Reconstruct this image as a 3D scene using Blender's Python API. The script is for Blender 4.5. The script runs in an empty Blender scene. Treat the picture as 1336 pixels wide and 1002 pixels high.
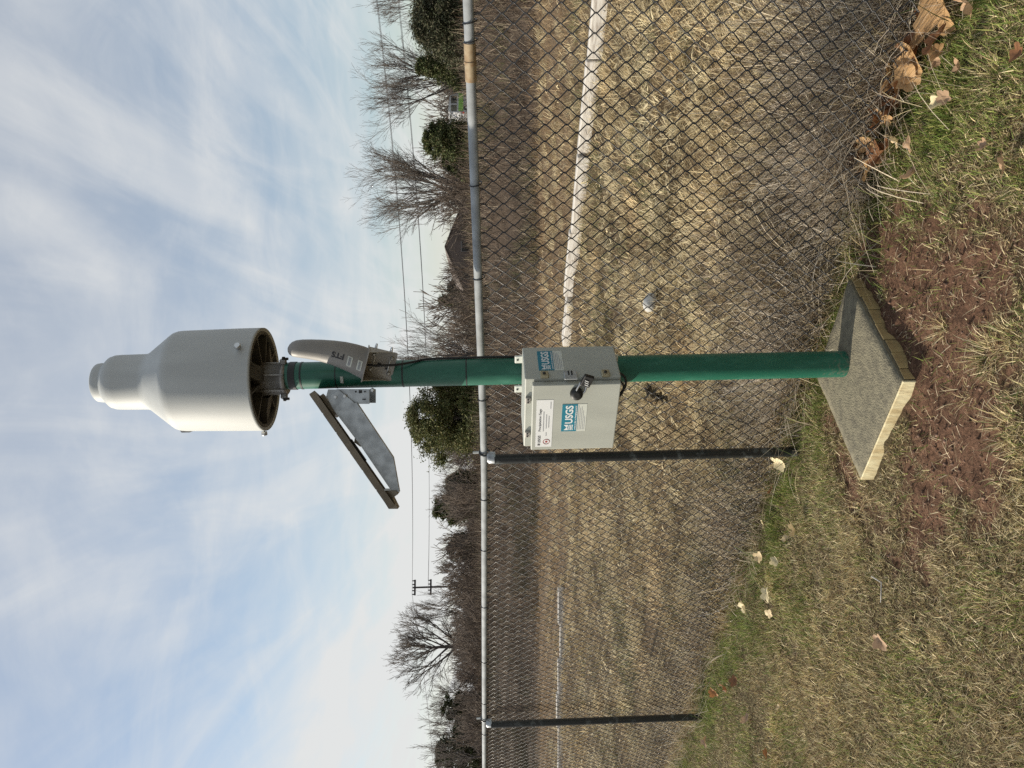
import bpy, math, random
import numpy as np
from mathutils import Vector, Matrix

# ------------------------------------------------------------------ camera, sky, sun
random.seed(7)
rng = np.random.default_rng(11)
sc = bpy.context.scene
col = sc.collection
EYE = Vector((0, 0, 1.6))
FPX = 960.0                                   # focal length in pixels of the 1336 px long side
PITCH = math.atan((668 - 636) / FPX)
ROLL = math.atan(0.022)
fwd = Vector((0, math.cos(PITCH), -math.sin(PITCH)))
up0 = Vector((0, math.sin(PITCH), math.cos(PITCH)))
right = Vector((1, 0, 0)) * math.cos(ROLL) - up0 * math.sin(ROLL)
up = up0 * math.cos(ROLL) + Vector((1, 0, 0)) * math.sin(ROLL)
cam_d = bpy.data.cameras.new('camera')
cam = bpy.data.objects.new('camera', cam_d)
col.objects.link(cam)
ax, ay, az = -up, right, -fwd                  # the photograph was taken with the camera turned on its side
cam.matrix_world = Matrix(((ax.x, ay.x, az.x, EYE.x), (ax.y, ay.y, az.y, EYE.y), (ax.z, ay.z, az.z, EYE.z), (0, 0, 0, 1)))
cam_d.sensor_width = 36.0
cam_d.lens = FPX / 1336 * 36
cam_d.clip_start = 0.05
cam_d.clip_end = 3000
sc.camera = cam

SUN_EL = math.radians(31)
SUN_AZ = Vector((-0.965, 0.26, 0)).normalized()          # horizontal direction towards the sun
sun_dir = Vector((SUN_AZ.x * math.cos(SUN_EL), SUN_AZ.y * math.cos(SUN_EL), math.sin(SUN_EL)))
world = bpy.data.worlds.new('World')
sc.world = world
world.use_nodes = True
nt = world.node_tree
nt.nodes.clear()
def N(t, **k):
    n = nt.nodes.new(t)
    for a, b in k.items():
        setattr(n, a, b)
    return n
sky = N('ShaderNodeTexSky', sky_type='NISHITA', sun_disc=False)
sky.sun_elevation = SUN_EL
sky.sun_rotation = math.atan2(SUN_AZ.x, SUN_AZ.y)
sky.air_density = 1.25; sky.dust_density = 0.6; sky.ozone_density = 1.5
tc = N('ShaderNodeTexCoord')
sep = N('ShaderNodeSeparateXYZ')
nt.links.new(tc.outputs['Generated'], sep.inputs[0])
zc = N('ShaderNodeMath', operation='MAXIMUM'); zc.inputs[1].default_value = 0.0
nt.links.new(sep.outputs['Z'], zc.inputs[0])
zd = N('ShaderNodeMath', operation='ADD'); zd.inputs[1].default_value = 0.16
nt.links.new(zc.outputs[0], zd.inputs[0])
dx = N('ShaderNodeMath', operation='DIVIDE'); dy = N('ShaderNodeMath', operation='DIVIDE')
nt.links.new(sep.outputs['X'], dx.inputs[0]); nt.links.new(zd.outputs[0], dx.inputs[1])
nt.links.new(sep.outputs['Y'], dy.inputs[0]); nt.links.new(zd.outputs[0], dy.inputs[1])
cmb = N('ShaderNodeCombineXYZ')
nt.links.new(dx.outputs[0], cmb.inputs[0]); nt.links.new(dy.outputs[0], cmb.inputs[1])
def cloud(rot, scale, sc_noise, det, dist, lo, hi, loc=(0, 0, 0), rough=0.6):
    mp = N('ShaderNodeMapping')
    mp.inputs['Rotation'].default_value = (0, 0, math.radians(rot))
    mp.inputs['Scale'].default_value = scale
    mp.inputs['Location'].default_value = loc
    nt.links.new(cmb.outputs[0], mp.inputs[0])
    no = N('ShaderNodeTexNoise')
    no.inputs['Scale'].default_value = sc_noise
    no.inputs['Detail'].default_value = det
    no.inputs['Roughness'].default_value = rough
    no.inputs['Distortion'].default_value = dist
    nt.links.new(mp.outputs[0], no.inputs['Vector'])
    mr = N('ShaderNodeMapRange')
    mr.inputs['From Min'].default_value = lo
    mr.inputs['From Max'].default_value = hi
    mr.interpolation_type = 'SMOOTHSTEP'
    nt.links.new(no.outputs['Fac'], mr.inputs['Value'])
    return mr.outputs[0]
veil = cloud(20, (0.55, 0.55, 1), 1.0, 4, 0.6, 0.30, 0.66, (0.3, 2.2, 0))
streak = cloud(62, (3.0, 0.55, 1), 1.5, 6, 0.8, 0.36, 0.76, (1.0, 0.4, 0), 0.52)
puff = cloud(0, (1, 1, 1), 2.6, 6, 0.5, 0.36, 0.72, (2, 5, 0))
def mth(op, a, b):
    m = N('ShaderNodeMath', operation=op)
    for i, x in enumerate((a, b)):
        if isinstance(x, (int, float)):
            m.inputs[i].default_value = x
        else:
            nt.links.new(x, m.inputs[i])
    return m.outputs[0]
hz = N('ShaderNodeMapRange')                    # thin high cloud thickens towards the horizon
hz.inputs['From Min'].default_value = 0.30; hz.inputs['From Max'].default_value = 0.0
hz.inputs['To Min'].default_value = 0.0; hz.inputs['To Max'].default_value = 0.62
nt.links.new(sep.outputs['Z'], hz.inputs['Value'])
hx = N('ShaderNodeMapRange'); hx.interpolation_type = 'SMOOTHSTEP'   # the veil is thickest on the sunward side
hx.inputs['From Min'].default_value = 0.45; hx.inputs['From Max'].default_value = -0.35
hx.inputs['To Min'].default_value = 0.0; hx.inputs['To Max'].default_value = 1.0
nt.links.new(sep.outputs['X'], hx.inputs['Value'])
fac = mth('ADD', mth('ADD', mth('MULTIPLY', veil, 0.42), mth('MULTIPLY', streak, 0.36)), mth('ADD', mth('MULTIPLY', puff, 0.24), mth('MULTIPLY', hz.outputs[0], hx.outputs[0])))
fac = mth('MINIMUM', mth('ADD', fac, 0.07), 0.96)
mix = N('ShaderNodeMix', data_type='RGBA')
nt.links.new(fac, mix.inputs['Factor'])
nt.links.new(sky.outputs[0], mix.inputs['A'])
mix.inputs['B'].default_value = (6.1, 6.15, 6.1, 1)
bg = N('ShaderNodeBackground')
bg.inputs['Strength'].default_value = 0.105
out = N('ShaderNodeOutputWorld')
nt.links.new(mix.outputs['Result'], bg.inputs[0])
nt.links.new(bg.outputs[0], out.inputs[0])

sun_d = bpy.data.lights.new('sun', 'SUN')
sun_d.energy = 4.9
sun_d.angle = math.radians(0.6)
sun_d.color = (1.0, 0.91, 0.76)
sun = bpy.data.objects.new('sun', sun_d)
col.objects.link(sun)
sun.rotation_euler = (-sun_dir).to_track_quat('-Z', 'Y').to_euler()
sc.view_settings.view_transform = 'Standard'
sc.view_settings.look = 'None'
sc.view_settings.exposure = 0.28
sc.view_settings.gamma = 1.0
sc.cycles.use_denoising = False
sc.cycles.max_bounces = 6
sc.cycles.transparent_max_bounces = 6

# ------------------------------------------------------------------ helpers
def ray(px, py):                                # a direction seen in the photograph, used to survey positions
    return fwd + right * ((1002 - py - 501) / FPX) - up * ((px - 668) / FPX)
def on_z(px, py, z=0.0):
    d = ray(px, py); t = (z - EYE.z) / d.z
    return EYE + d * t
def on_y(px, py, y):
    d = ray(px, py)
    return EYE + d * (y / d.y)

def hash2(ix, iy, s):
    h = (ix.astype(np.int64) * 374761393 + iy.astype(np.int64) * 668265263 + s * 1442695041) & 0x7fffffff
    h = ((h ^ (h >> 13)) * 1274126177) & 0x7fffffff
    return ((h ^ (h >> 16)) & 0xffff) / 65535.0
def noise(x, y, s=0):
    x = np.asarray(x, float); y = np.asarray(y, float)
    ix = np.floor(x); iy = np.floor(y); fx = x - ix; fy = y - iy
    fx = fx * fx * (3 - 2 * fx); fy = fy * fy * (3 - 2 * fy)
    a = hash2(ix, iy, s); b = hash2(ix + 1, iy, s); c = hash2(ix, iy + 1, s); d = hash2(ix + 1, iy + 1, s)
    return (a * (1 - fx) + b * fx) * (1 - fy) + (c * (1 - fx) + d * fx) * fy
def fbm(x, y, s=0, o=3):
    v = 0; a = 0.5; t = 0
    for i in range(o):
        v = v + a * noise(x * 2 ** i, y * 2 ** i, s + i * 17); t += a; a *= 0.5
    return v / t
def sst(a, b, x):
    t = np.clip((x - a) / (b - a), 0, 1)
    return t * t * (3 - 2 * t)

def obj(name, me, mat=None, parent=None):
    o = bpy.data.objects.new(name, me)
    col.objects.link(o)
    if mat is not None:
        me.materials.clear(); me.materials.append(mat)
    if parent is not None:
        o.parent = parent
    return o
def tag(o, label=None, cat=None, group=None, kind=None):
    if label: o['label'] = label
    if cat: o['category'] = cat
    if group: o['group'] = group
    if kind: o['kind'] = kind
    return o
def empty(name, loc=(0, 0, 0), rz=0.0):
    o = bpy.data.objects.new(name, None)
    col.objects.link(o)
    o.location = loc; o.rotation_euler = (0, 0, rz)
    o.empty_display_size = 0.1
    return o
def tri_mesh(name, V, F, C=None):
    me = bpy.data.meshes.new(name)
    V = np.asarray(V, np.float32); F = np.asarray(F, np.int32)
    k = F.shape[1]
    me.vertices.add(len(V)); me.vertices.foreach_set('co', V.ravel())
    me.loops.add(F.size); me.loops.foreach_set('vertex_index', F.ravel())
    me.polygons.add(len(F))
    me.polygons.foreach_set('loop_start', np.arange(0, F.size, k, dtype=np.int32))
    me.polygons.foreach_set('loop_total', np.full(len(F), k, np.int32))
    me.update(calc_edges=True)
    if C is not None:
        at = me.color_attributes.new('Col', 'FLOAT_COLOR', 'POINT')
        cc = np.ones((len(V), 4), np.float32); cc[:, :3] = C
        at.data.foreach_set('color', cc.ravel())
    return me

class MB:
    """collects simple solids into one mesh"""
    def __init__(self):
        self.v = []; self.f = []; self.sm = []
    def add(self, vs, fs, smooth=False):
        o = len(self.v)
        self.v += [tuple(p) for p in vs]
        self.f += [tuple(i + o for i in f) for f in fs]
        self.sm += [smooth] * len(fs)
        return self
    def box(self, c, s, M=None, bev=0.0):
        hx, hy, hz_ = s[0] / 2, s[1] / 2, s[2] / 2
        if bev <= 0:
            vs = [Vector((x, y, z)) for z in (-hz_, hz_) for y in (-hy, hy) for x in (-hx, hx)]
            fs = [(0, 2, 3, 1), (4, 5, 7, 6), (0, 1, 5, 4), (2, 6, 7, 3), (0, 4, 6, 2), (1, 3, 7, 5)]
        else:
            import bmesh
            bm = bmesh.new(); bmesh.ops.create_cube(bm, size=1)
            for q in bm.verts:
                q.co = Vector((q.co.x * s[0], q.co.y * s[1], q.co.z * s[2]))
            bmesh.ops.bevel(bm, geom=bm.edges[:], offset=bev, segments=2, profile=0.5, affect='EDGES')
            bm.verts.index_update()
            vs = [q.co.copy() for q in bm.verts]; fs = [[q.index for q in f.verts] for f in bm.faces]
            bm.free()
        c = Vector(c)
        vs = [(M @ p if M else p) + c for p in vs]
        return self.add(vs, fs)
    def prism(self, poly, z0, z1, M=None):
        """polygon (x,y) extruded z0..z1, then M"""
        n = len(poly)
        vs = [Vector((x, y, z0)) for x, y in poly] + [Vector((x, y, z1)) for x, y in poly]
        fs = [tuple(range(n - 1, -1, -1)), tuple(range(n, 2 * n))] + [(i, (i + 1) % n, n + (i + 1) % n, n + i) for i in range(n)]
        if M: vs = [M @ p for p in vs]
        return self.add(vs, fs)
    def lathe(self, prof, n=48, c=(0, 0, 0), caps=(True, True), smooth=True):
        vs = []; fs = []
        for r, z in prof:
            for i in range(n):
                a = 2 * math.pi * i / n
                vs.append((c[0] + r * math.cos(a), c[1] + r * math.sin(a), c[2] + z))
        for j in range(len(prof) - 1):
            for i in range(n):
                k = (i + 1) % n
                fs.append((j * n + i, j * n + k, (j + 1) * n + k, (j + 1) * n + i))
        self.add(vs, fs, smooth)
        if caps[0]: self.add(vs[:n], [tuple(range(n - 1, -1, -1))])
        if caps[1]: self.add(vs[-n:], [tuple(range(n))])
        return self
    def tube(self, pts, r, n=8, caps=True, closed=False):
        pts = [Vector(p) for p in pts]
        m = len(pts)
        rr = r if isinstance(r, (list, tuple)) else [r] * m
        vs = []; fs = []
        T0 = None; prev = None
        for i, p in enumerate(pts):
            if closed:
                t = pts[(i + 1) % m] - pts[i - 1]
            else:
                t = pts[min(i + 1, m - 1)] - pts[max(i - 1, 0)]
            t.normalize()
            if prev is None:
                a = Vector((0, 0, 1)) if abs(t.z) < 0.9 else Vector((1, 0, 0))
                x = t.cross(a).normalized()
            else:
                x = (prev - t * prev.dot(t)).normalized()
            prev = x; y = t.cross(x)
            for k in range(n):
                q = 2 * math.pi * k / n
                vs.append(p + (x * math.cos(q) + y * math.sin(q)) * rr[i])
        for i in range(m if closed else m - 1):
            j = (i + 1) % m
            for k in range(n):
                l = (k + 1) % n
                fs.append((i * n + k, i * n + l, j * n + l, j * n + k))
        self.add(vs, fs, True)
        if caps and not closed:
            self.add(vs[:n], [tuple(range(n - 1, -1, -1))]); self.add(vs[-n:], [tuple(range(n))])
        return self
    def build(self, name, mat, parent=None):
        me = bpy.data.meshes.new(name)
        me.from_pydata(self.v, [], self.f)
        me.polygons.foreach_set('use_smooth', self.sm)
        me.update()
        return obj(name, me, mat, parent)

# ------------------------------------------------------------------ materials
def mat(name, base, rough=0.6, metal=0.0, var=0.0, vscale=20.0, bump=0.0, bscale=200.0, spec=0.5, base2=None, stretch=None, lo=0.35, hi=0.65, detail=5, coat=0.0):
    m = bpy.data.materials.new(name); m.use_nodes = True
    t = m.node_tree; b = t.nodes['Principled BSDF']
    b.inputs['Roughness'].default_value = rough
    b.inputs['Metallic'].default_value = metal
    b.inputs['Specular IOR Level'].default_value = spec
    if coat: b.inputs['Coat Weight'].default_value = coat
    b.inputs['Base Color'].default_value = (*base, 1)
    co = t.nodes.new('ShaderNodeTexCoord')
    src = co.outputs['Object']
    if stretch:
        mp = t.nodes.new('ShaderNodeMapping'); mp.inputs['Scale'].default_value = stretch
        t.links.new(src, mp.inputs[0]); src = mp.outputs[0]
    if var > 0 or base2:
        no = t.nodes.new('ShaderNodeTexNoise'); no.inputs['Scale'].default_value = vscale; no.inputs['Detail'].default_value = detail
        t.links.new(src, no.inputs['Vector'])
        mr = t.nodes.new('ShaderNodeMapRange'); mr.inputs['From Min'].default_value = lo; mr.inputs['From Max'].default_value = hi
        t.links.new(no.outputs['Fac'], mr.inputs['Value'])
        mx = t.nodes.new('ShaderNodeMix'); mx.data_type = 'RGBA'
        c2 = base2 if base2 else tuple(c * (1 - var) for c in base)
        c1 = base if base2 else tuple(min(1, c * (1 + var * 0.6)) for c in base)
        mx.inputs['A'].default_value = (*c1, 1); mx.inputs['B'].default_value = (*c2, 1)
        t.links.new(mr.outputs[0], mx.inputs['Factor']); t.links.new(mx.outputs['Result'], b.inputs['Base Color'])
    if bump > 0:
        n2 = t.nodes.new('ShaderNodeTexNoise'); n2.inputs['Scale'].default_value = bscale; n2.inputs['Detail'].default_value = 6
        t.links.new(src, n2.inputs['Vector'])
        bp = t.nodes.new('ShaderNodeBump'); bp.inputs['Strength'].default_value = bump; bp.inputs['Distance'].default_value = 0.01
        t.links.new(n2.outputs['Fac'], bp.inputs['Height']); t.links.new(bp.outputs[0], b.inputs['Normal'])
    return m
def col_mat(name, rough=0.8, transl=0.25, fine=0.0, fscale=60, bump=0.0, spec=0.3):
    m = bpy.data.materials.new(name); m.use_nodes = True
    t = m.node_tree; b = t.nodes['Principled BSDF']
    a = t.nodes.new('ShaderNodeAttribute'); a.attribute_name = 'Col'
    src = a.outputs['Color']
    if fine > 0:
        co = t.nodes.new('ShaderNodeTexCoord')
        no = t.nodes.new('ShaderNodeTexNoise'); no.inputs['Scale'].default_value = fscale; no.inputs['Detail'].default_value = 8; no.inputs['Roughness'].default_value = 0.7
        t.links.new(co.outputs['Object'], no.inputs['Vector'])
        mr = t.nodes.new('ShaderNodeMapRange'); mr.inputs['From Min'].default_value = 0.3; mr.inputs['From Max'].default_value = 0.7
        mr.inputs['To Min'].default_value = 1 - fine; mr.inputs['To Max'].default_value = 1 + fine
        t.links.new(no.outputs['Fac'], mr.inputs['Value'])
        vm = t.nodes.new('ShaderNodeVectorMath'); vm.operation = 'SCALE'
        t.links.new(src, vm.inputs[0]); t.links.new(mr.outputs[0], vm.inputs['Scale'])
        src = vm.outputs[0]
        if bump > 0:
            bp = t.nodes.new('ShaderNodeBump'); bp.inputs['Strength'].default_value = bump; bp.inputs['Distance'].default_value = 0.02
            t.links.new(no.outputs['Fac'], bp.inputs['Height']); t.links.new(bp.outputs[0], b.inputs['Normal'])
    t.links.new(src, b.inputs['Base Color'])
    b.inputs['Roughness'].default_value = rough
    b.inputs['Specular IOR Level'].default_value = spec
    if transl > 0:
        tr = t.nodes.new('ShaderNodeBsdfTranslucent'); t.links.new(src, tr.inputs['Color'])
        ms = t.nodes.new('ShaderNodeMixShader'); ms.inputs[0].default_value = transl
        o = t.nodes['Material Output']
        t.links.new(b.outputs[0], ms.inputs[1]); t.links.new(tr.outputs[0], ms.inputs[2]); t.links.new(ms.outputs[0], o.inputs['Surface'])
    return m
M = dict(
    gauge=mat('gauge_plastic', (0.475, 0.49, 0.48), 0.6, var=0.07, vscale=9, stretch=(1.5, 1.5, 0.3), bump=0.03, bscale=300),
    gauge_under=mat('gauge_underside', (0.075, 0.07, 0.06), 0.6, var=0.3, vscale=12),
    cast=mat('cast_aluminium', (0.30, 0.29, 0.28), 0.45, 0.5, var=0.25, vscale=25, bump=0.05),
    green=mat('green_paint', (0.010, 0.105, 0.066), 0.40, base2=(0.03, 0.15, 0.10), lo=0.5, hi=0.78, vscale=26, stretch=(1, 1, 0.35), bump=0.03, bscale=60),
    black=mat('black_rubber', (0.012, 0.012, 0.012), 0.5),
    antenna=mat('antenna_plastic', (0.27, 0.255, 0.235), 0.5, var=0.06, vscale=10),
    sheet=mat('antenna_bracket_metal', (0.36, 0.34, 0.31), 0.5, 0.35, var=0.15, vscale=14),
    galv=mat('galvanised_sheet', (0.42, 0.44, 0.45), 0.42, 0.6, var=0.22, vscale=28, detail=2),
    galvrail=mat('galvanised_rail', (0.34, 0.36, 0.37), 0.8, 0.1, var=0.22, vscale=16, bump=0.03),
    rust=mat('tarnished_sleeve', (0.42, 0.34, 0.22), 0.6, 0.2, base2=(0.30, 0.20, 0.11), vscale=40),
    panel_back=mat('solar_back', (0.11, 0.085, 0.06), 0.5, var=0.2, vscale=10),
    panel_cell=mat('solar_cells', (0.012, 0.016, 0.04), 0.15, coat=0.5),
    alu=mat('aluminium_frame', (0.22, 0.19, 0.15), 0.4, 0.6, var=0.15, vscale=30),
    steel=mat('bolt_steel', (0.55, 0.55, 0.54), 0.35, 0.8),
    box=mat('enclosure_grey', (0.41, 0.422, 0.372), 0.5, var=0.09, vscale=7, stretch=(1, 1, 0.3), bump=0.02, bscale=400),
    white=mat('sticker_white', (0.74, 0.75, 0.74), 0.45),
    paleprint=mat('sticker_cream', (0.60, 0.62, 0.56), 0.45),
    teal=mat('sticker_teal', (0.012, 0.19, 0.27), 0.4),
    print=mat('sticker_print', (0.03, 0.03, 0.035), 0.6),
    grey=mat('sticker_grey_print', (0.30, 0.31, 0.32), 0.6),
    redp=mat('sticker_red_print', (0.35, 0.04, 0.04), 0.6),
    latch=mat('latch_brass_steel', (0.42, 0.38, 0.26), 0.4, 0.7),
    vinyl=mat('black_vinyl', (0.012, 0.012, 0.013), 0.38),
    postblk=mat('black_post', (0.015, 0.017, 0.018), 0.35, base2=(0.10, 0.11, 0.11), vscale=18, lo=0.56, hi=0.7, bump=0.04, bscale=60),
    concrete=mat('concrete', (0.205, 0.184, 0.124), 0.88, base2=(0.115, 0.104, 0.074), vscale=30, bump=0.8, bscale=130, detail=12, lo=0.4, hi=0.72),
    pine=mat('pine_board', (0.74, 0.66, 0.42), 0.75, base2=(0.52, 0.41, 0.22), vscale=14, stretch=(2, 1, 0.7), bump=0.25, bscale=40),
    shadepine=mat('shaded_pine', (0.40, 0.30, 0.135), 0.8, base2=(0.24, 0.165, 0.075), vscale=16, stretch=(2, 1, 0.7), bump=0.3, bscale=40),  # same pine, with the shade of the unlit side put into its colour
    timber=mat('bleached_timber', (0.60, 0.57, 0.52), 0.85, base2=(0.34, 0.30, 0.26), lo=0.45, hi=0.7, vscale=9, stretch=(0.5, 6, 3), bump=0.4, bscale=40),
    bark=mat('bark', (0.095, 0.08, 0.07), 0.9, var=0.3, vscale=6),
    twig=mat('twig_bark', (0.17, 0.145, 0.125), 0.9),
    thicket=mat('thicket_twigs', (0.20, 0.158, 0.125), 0.9, base2=(0.12, 0.094, 0.075), vscale=0.25),
    palebark=mat('pale_bark', (0.28, 0.26, 0.24), 0.9),
    utility=mat('utility_pole_wood', (0.045, 0.042, 0.042), 0.85),
    wire=mat('power_wire', (0.20, 0.21, 0.22), 0.6),
    shingle=mat('roof_shingle', (0.15, 0.12, 0.10), 0.9, var=0.25, vscale=3, bump=0.2, bscale=12),
    brick=mat('house_brick', (0.15, 0.115, 0.095), 0.9, var=0.3, vscale=8),
    trim=mat('house_trim', (0.20, 0.18, 0.16), 0.7),
    glass=mat('window_glass', (0.03, 0.035, 0.04), 0.1),
    vanwhite=mat('van_white', (0.52, 0.53, 0.54), 0.3, coat=0.4),
    vangreen=mat('van_lime', (0.30, 0.62, 0.10), 0.35),
    vanred=mat('lamp_red', (0.45, 0.02, 0.015), 0.3),
    stone=mat('pale_stone', (0.52, 0.51, 0.47), 0.8, var=0.2, vscale=20, bump=0.3, bscale=40),
    ground=col_mat('ground_soil', 0.95, 0.0, 0.6, 46, 1.0, 0.12),
    grass=col_mat('grass_blades', 0.7, 0.25),
    straw=col_mat('dry_straw', 0.75, 0.18),
    twigs=col_mat('dry_twigs', 0.9, 0.0),
    needle=col_mat('evergreen_needles', 0.7, 0.12),
    leaf=col_mat('dead_leaf', 0.6, 0.2, 0.3, 50),
)

def dirty_foot(m):
    t = m.node_tree; b = t.nodes['Principled BSDF']
    src = b.inputs['Base Color'].links[0].from_socket
    co = t.nodes.new('ShaderNodeTexCoord'); sp_ = t.nodes.new('ShaderNodeSeparateXYZ'); t.links.new(co.outputs['Object'], sp_.inputs[0])
    mr = t.nodes.new('ShaderNodeMapRange'); mr.inputs['From Min'].default_value = 0.0; mr.inputs['From Max'].default_value = 0.22; mr.inputs['To Min'].default_value = 0.30; mr.inputs['To Max'].default_value = 0.0
    t.links.new(sp_.outputs['Z'], mr.inputs['Value'])
    no = t.nodes.new('ShaderNodeTexNoise'); no.inputs['Scale'].default_value = 70; no.inputs['Detail'].default_value = 8; t.links.new(co.outputs['Object'], no.inputs['Vector'])
    ad = t.nodes.new('ShaderNodeMath'); ad.operation = 'ADD'; t.links.new(no.outputs['Fac'], ad.inputs[0]); t.links.new(mr.outputs[0], ad.inputs[1])
    th = t.nodes.new('ShaderNodeMapRange'); th.inputs['From Min'].default_value = 0.74; th.inputs['From Max'].default_value = 1.05; th.inputs['To Max'].default_value = 0.8
    t.links.new(ad.outputs[0], th.inputs['Value'])
    mx = t.nodes.new('ShaderNodeMix'); mx.data_type = 'RGBA'; mx.inputs['B'].default_value = (0.20, 0.17, 0.125, 1)
    t.links.new(th.outputs[0], mx.inputs['Factor']); t.links.new(src, mx.inputs['A']); t.links.new(mx.outputs['Result'], b.inputs['Base Color'])
dirty_foot(M['green'])

# ------------------------------------------------------------------ terrain
FP0 = np.array([-0.348, 3.79]); FD = np.array([-2.2, 1.84]); FD = FD / np.linalg.norm(FD)   # fence line, running to the far end
FN = np.array([-FD[1], FD[0]]); FN = FN if FN[1] > 0 else -FN                               # away from the camera
def fence_d(x, y):
    return (x - FP0[0]) * FN[0] + (y - FP0[1]) * FN[1]
def fence_s(x, y):
    return (x - FP0[0]) * FD[0] + (y - FP0[1]) * FD[1]
def bank_t(x, y):
    return x * 0.316 + y * 0.949
SLAB = [(-0.425, 3.018), (-0.018, 2.690), (0.412, 3.078), (0.005, 3.406)]                 # left, front, right, back
SC = (np.mean([p[0] for p in SLAB]), np.mean([p[1] for p in SLAB]))
soil_blobs = []
for (px, py, r, w) in ((1165, 335, .28, 1.2), (1215, 395, .24, 1.15), (1290, 360, .18, .55), (1250, 480, .16, .7), (1085, 545, .10, .7), (1100, 600, .12, .9), (1225, 590, .22, 1.15), (1200, 680, .17, 1.1), (1285, 630, .16, .9), (1270, 560, .16, .9),
                       (1115, 650, .13, .8), (1190, 740, .12, .8), (1290, 400, .20, .6), (1130, 300, .12, .8), (1210, 515, .14, .9), (1290, 300, .16, .5), (1150, 690, .14, .7)):
    p = on_z(px, py); soil_blobs.append((p.x, p.y, r, w))
def soil(x, y):
    v = 0
    for bx, by, r, w in soil_blobs:
        v = v + w * np.exp(-((x - bx) ** 2 + (y - by) ** 2) / (r * r))
    n = fbm(x * 9, y * 9, 5, 3)
    return np.clip((v + (n - 0.5) * 1.5 + (fbm(x * 34, y * 34, 6, 2) - 0.5) * 0.7 - 0.28) * 1.35, 0, 1)
def height(x, y):
    x = np.asarray(x, float); y = np.asarray(y, float)
    d = fence_d(x, y)
    t = bank_t(x, y) + 2.4 * (fbm(x * 0.4, y * 0.4, 140, 3) - 0.5)
    z = 0.035 * (fbm(x * 1.3, y * 1.3, 3, 2) - 0.5) * sst(0, 0.3, np.abs(d) + 0.1)
    near = np.exp(-((x * x + (y - 3.2) ** 2) / 12.0))
    z = z + near * 0.022 * (fbm(x * 11, y * 11, 31, 3) - 0.5)
    z = z + near * soil(x, y) * (0.038 * (fbm(x * 20, y * 20, 41, 3) - 0.5) - 0.008)
    e_ = 9.0
    for i_ in (0, 1):                            # soil banked up unevenly against the front boards
        a_ = SLAB[i_]; b_ = SLAB[i_ + 1]; l_ = math.hypot(b_[0] - a_[0], b_[1] - a_[1]); ux_ = (b_[0] - a_[0]) / l_; uy_ = (b_[1] - a_[1]) / l_
        q_ = np.clip((x - a_[0]) * ux_ + (y - a_[1]) * uy_, 0, l_)
        e_ = np.minimum(e_, np.hypot(x - a_[0] - ux_ * q_, y - a_[1] - uy_ * q_))
    z = z + np.exp(-(e_ / 0.06) ** 2) * 0.05 * np.clip(fbm(x * 9, y * 9, 207, 3) - 0.22, 0, 1)
    z = z + 0.12 * sst(0.3, 4, d) * (fbm(x * 0.7, y * 0.7, 9, 3) - 0.5) * 2
    z = z + 1.5 * sst(22.7, 34, t) + 0.7 * sst(34, 60, t) + 0.5 * sst(55, 110, t) + 1.5 * sst(45, 100, t) * sst(-4, -30, x)
    z = z + sst(24, 40, t) * 0.8 * (fbm(x * 0.12, y * 0.12, 77, 3) - 0.5)
    return z
def hz1(x, y):
    return float(height(np.array([x]), np.array([y]))[0])
def axis(lo, hi, c, fine, grow, span):
    a = [c]; st = fine
    while a[-1] < hi:
        a.append(a[-1] + st)
        if a[-1] - c > span: st *= grow
    b = [c]; st = fine
    while b[-1] > lo:
        b.append(b[-1] - st)
        if c - b[-1] > span: st *= grow
    return np.array(sorted(set(b[1:] + a)))
gx = axis(-900, 900, 0.0, 0.022, 1.06, 1.7)
gy = axis(-300, 1600, 3.2, 0.022, 1.06, 1.4)
XX, YY = np.meshgrid(gx, gy)
xf = XX.ravel(); yf = YY.ravel()
zf = height(xf, yf)
s_ = soil(xf, yf) * (fence_d(xf, yf) < 0.05)
dF = fence_d(xf, yf); tB = bank_t(xf, yf)
def mixc(a, b, f):
    return a * (1 - f[:, None]) + np.array(b) * f[:, None]
C = np.tile(np.array([0.095, 0.075, 0.042]), (len(xf), 1))
C = mixc(C, (0.155, 0.088, 0.057), s_)
C = mixc(C, (0.105, 0.075, 0.044), sst(-0.05, 0.25, dF))
wall_line = sst(-0.3, 0.5, (xf - 0.86) * 0.759 + (yf - 13.9) * 0.651)
C = mixc(C, (0.165, 0.118, 0.074), sst(12.0, 15.0, tB) * (dF > 0))
C = mixc(C, (0.095, 0.070, 0.050), sst(21.5, 23.5, tB + 2.4 * (fbm(xf * 0.4, yf * 0.4, 140, 3) - 0.5)))
C = mixc(C, (0.15, 0.082, 0.052), sst(46, 60, tB) * sst(-2, -16, xf))
C *= (0.75 + 0.5 * fbm(xf * 2.1, yf * 2.1, 61, 3))[:, None]
nx, ny = len(gx), len(gy)
idx = np.arange(nx * ny).reshape(ny, nx)
Fq = np.stack([idx[:-1, :-1].ravel(), idx[:-1, 1:].ravel(), idx[1:, 1:].ravel(), idx[1:, :-1].ravel()], 1)
gme = tri_mesh('ground', np.stack([xf, yf, zf], 1), Fq, C)
gme.polygons.foreach_set('use_smooth', np.ones(len(Fq), bool))
tag(obj('ground', gme, M['ground']), 'bare soil and turf falling back to a dry field and brown bank', 'ground', kind='structure')

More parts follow.
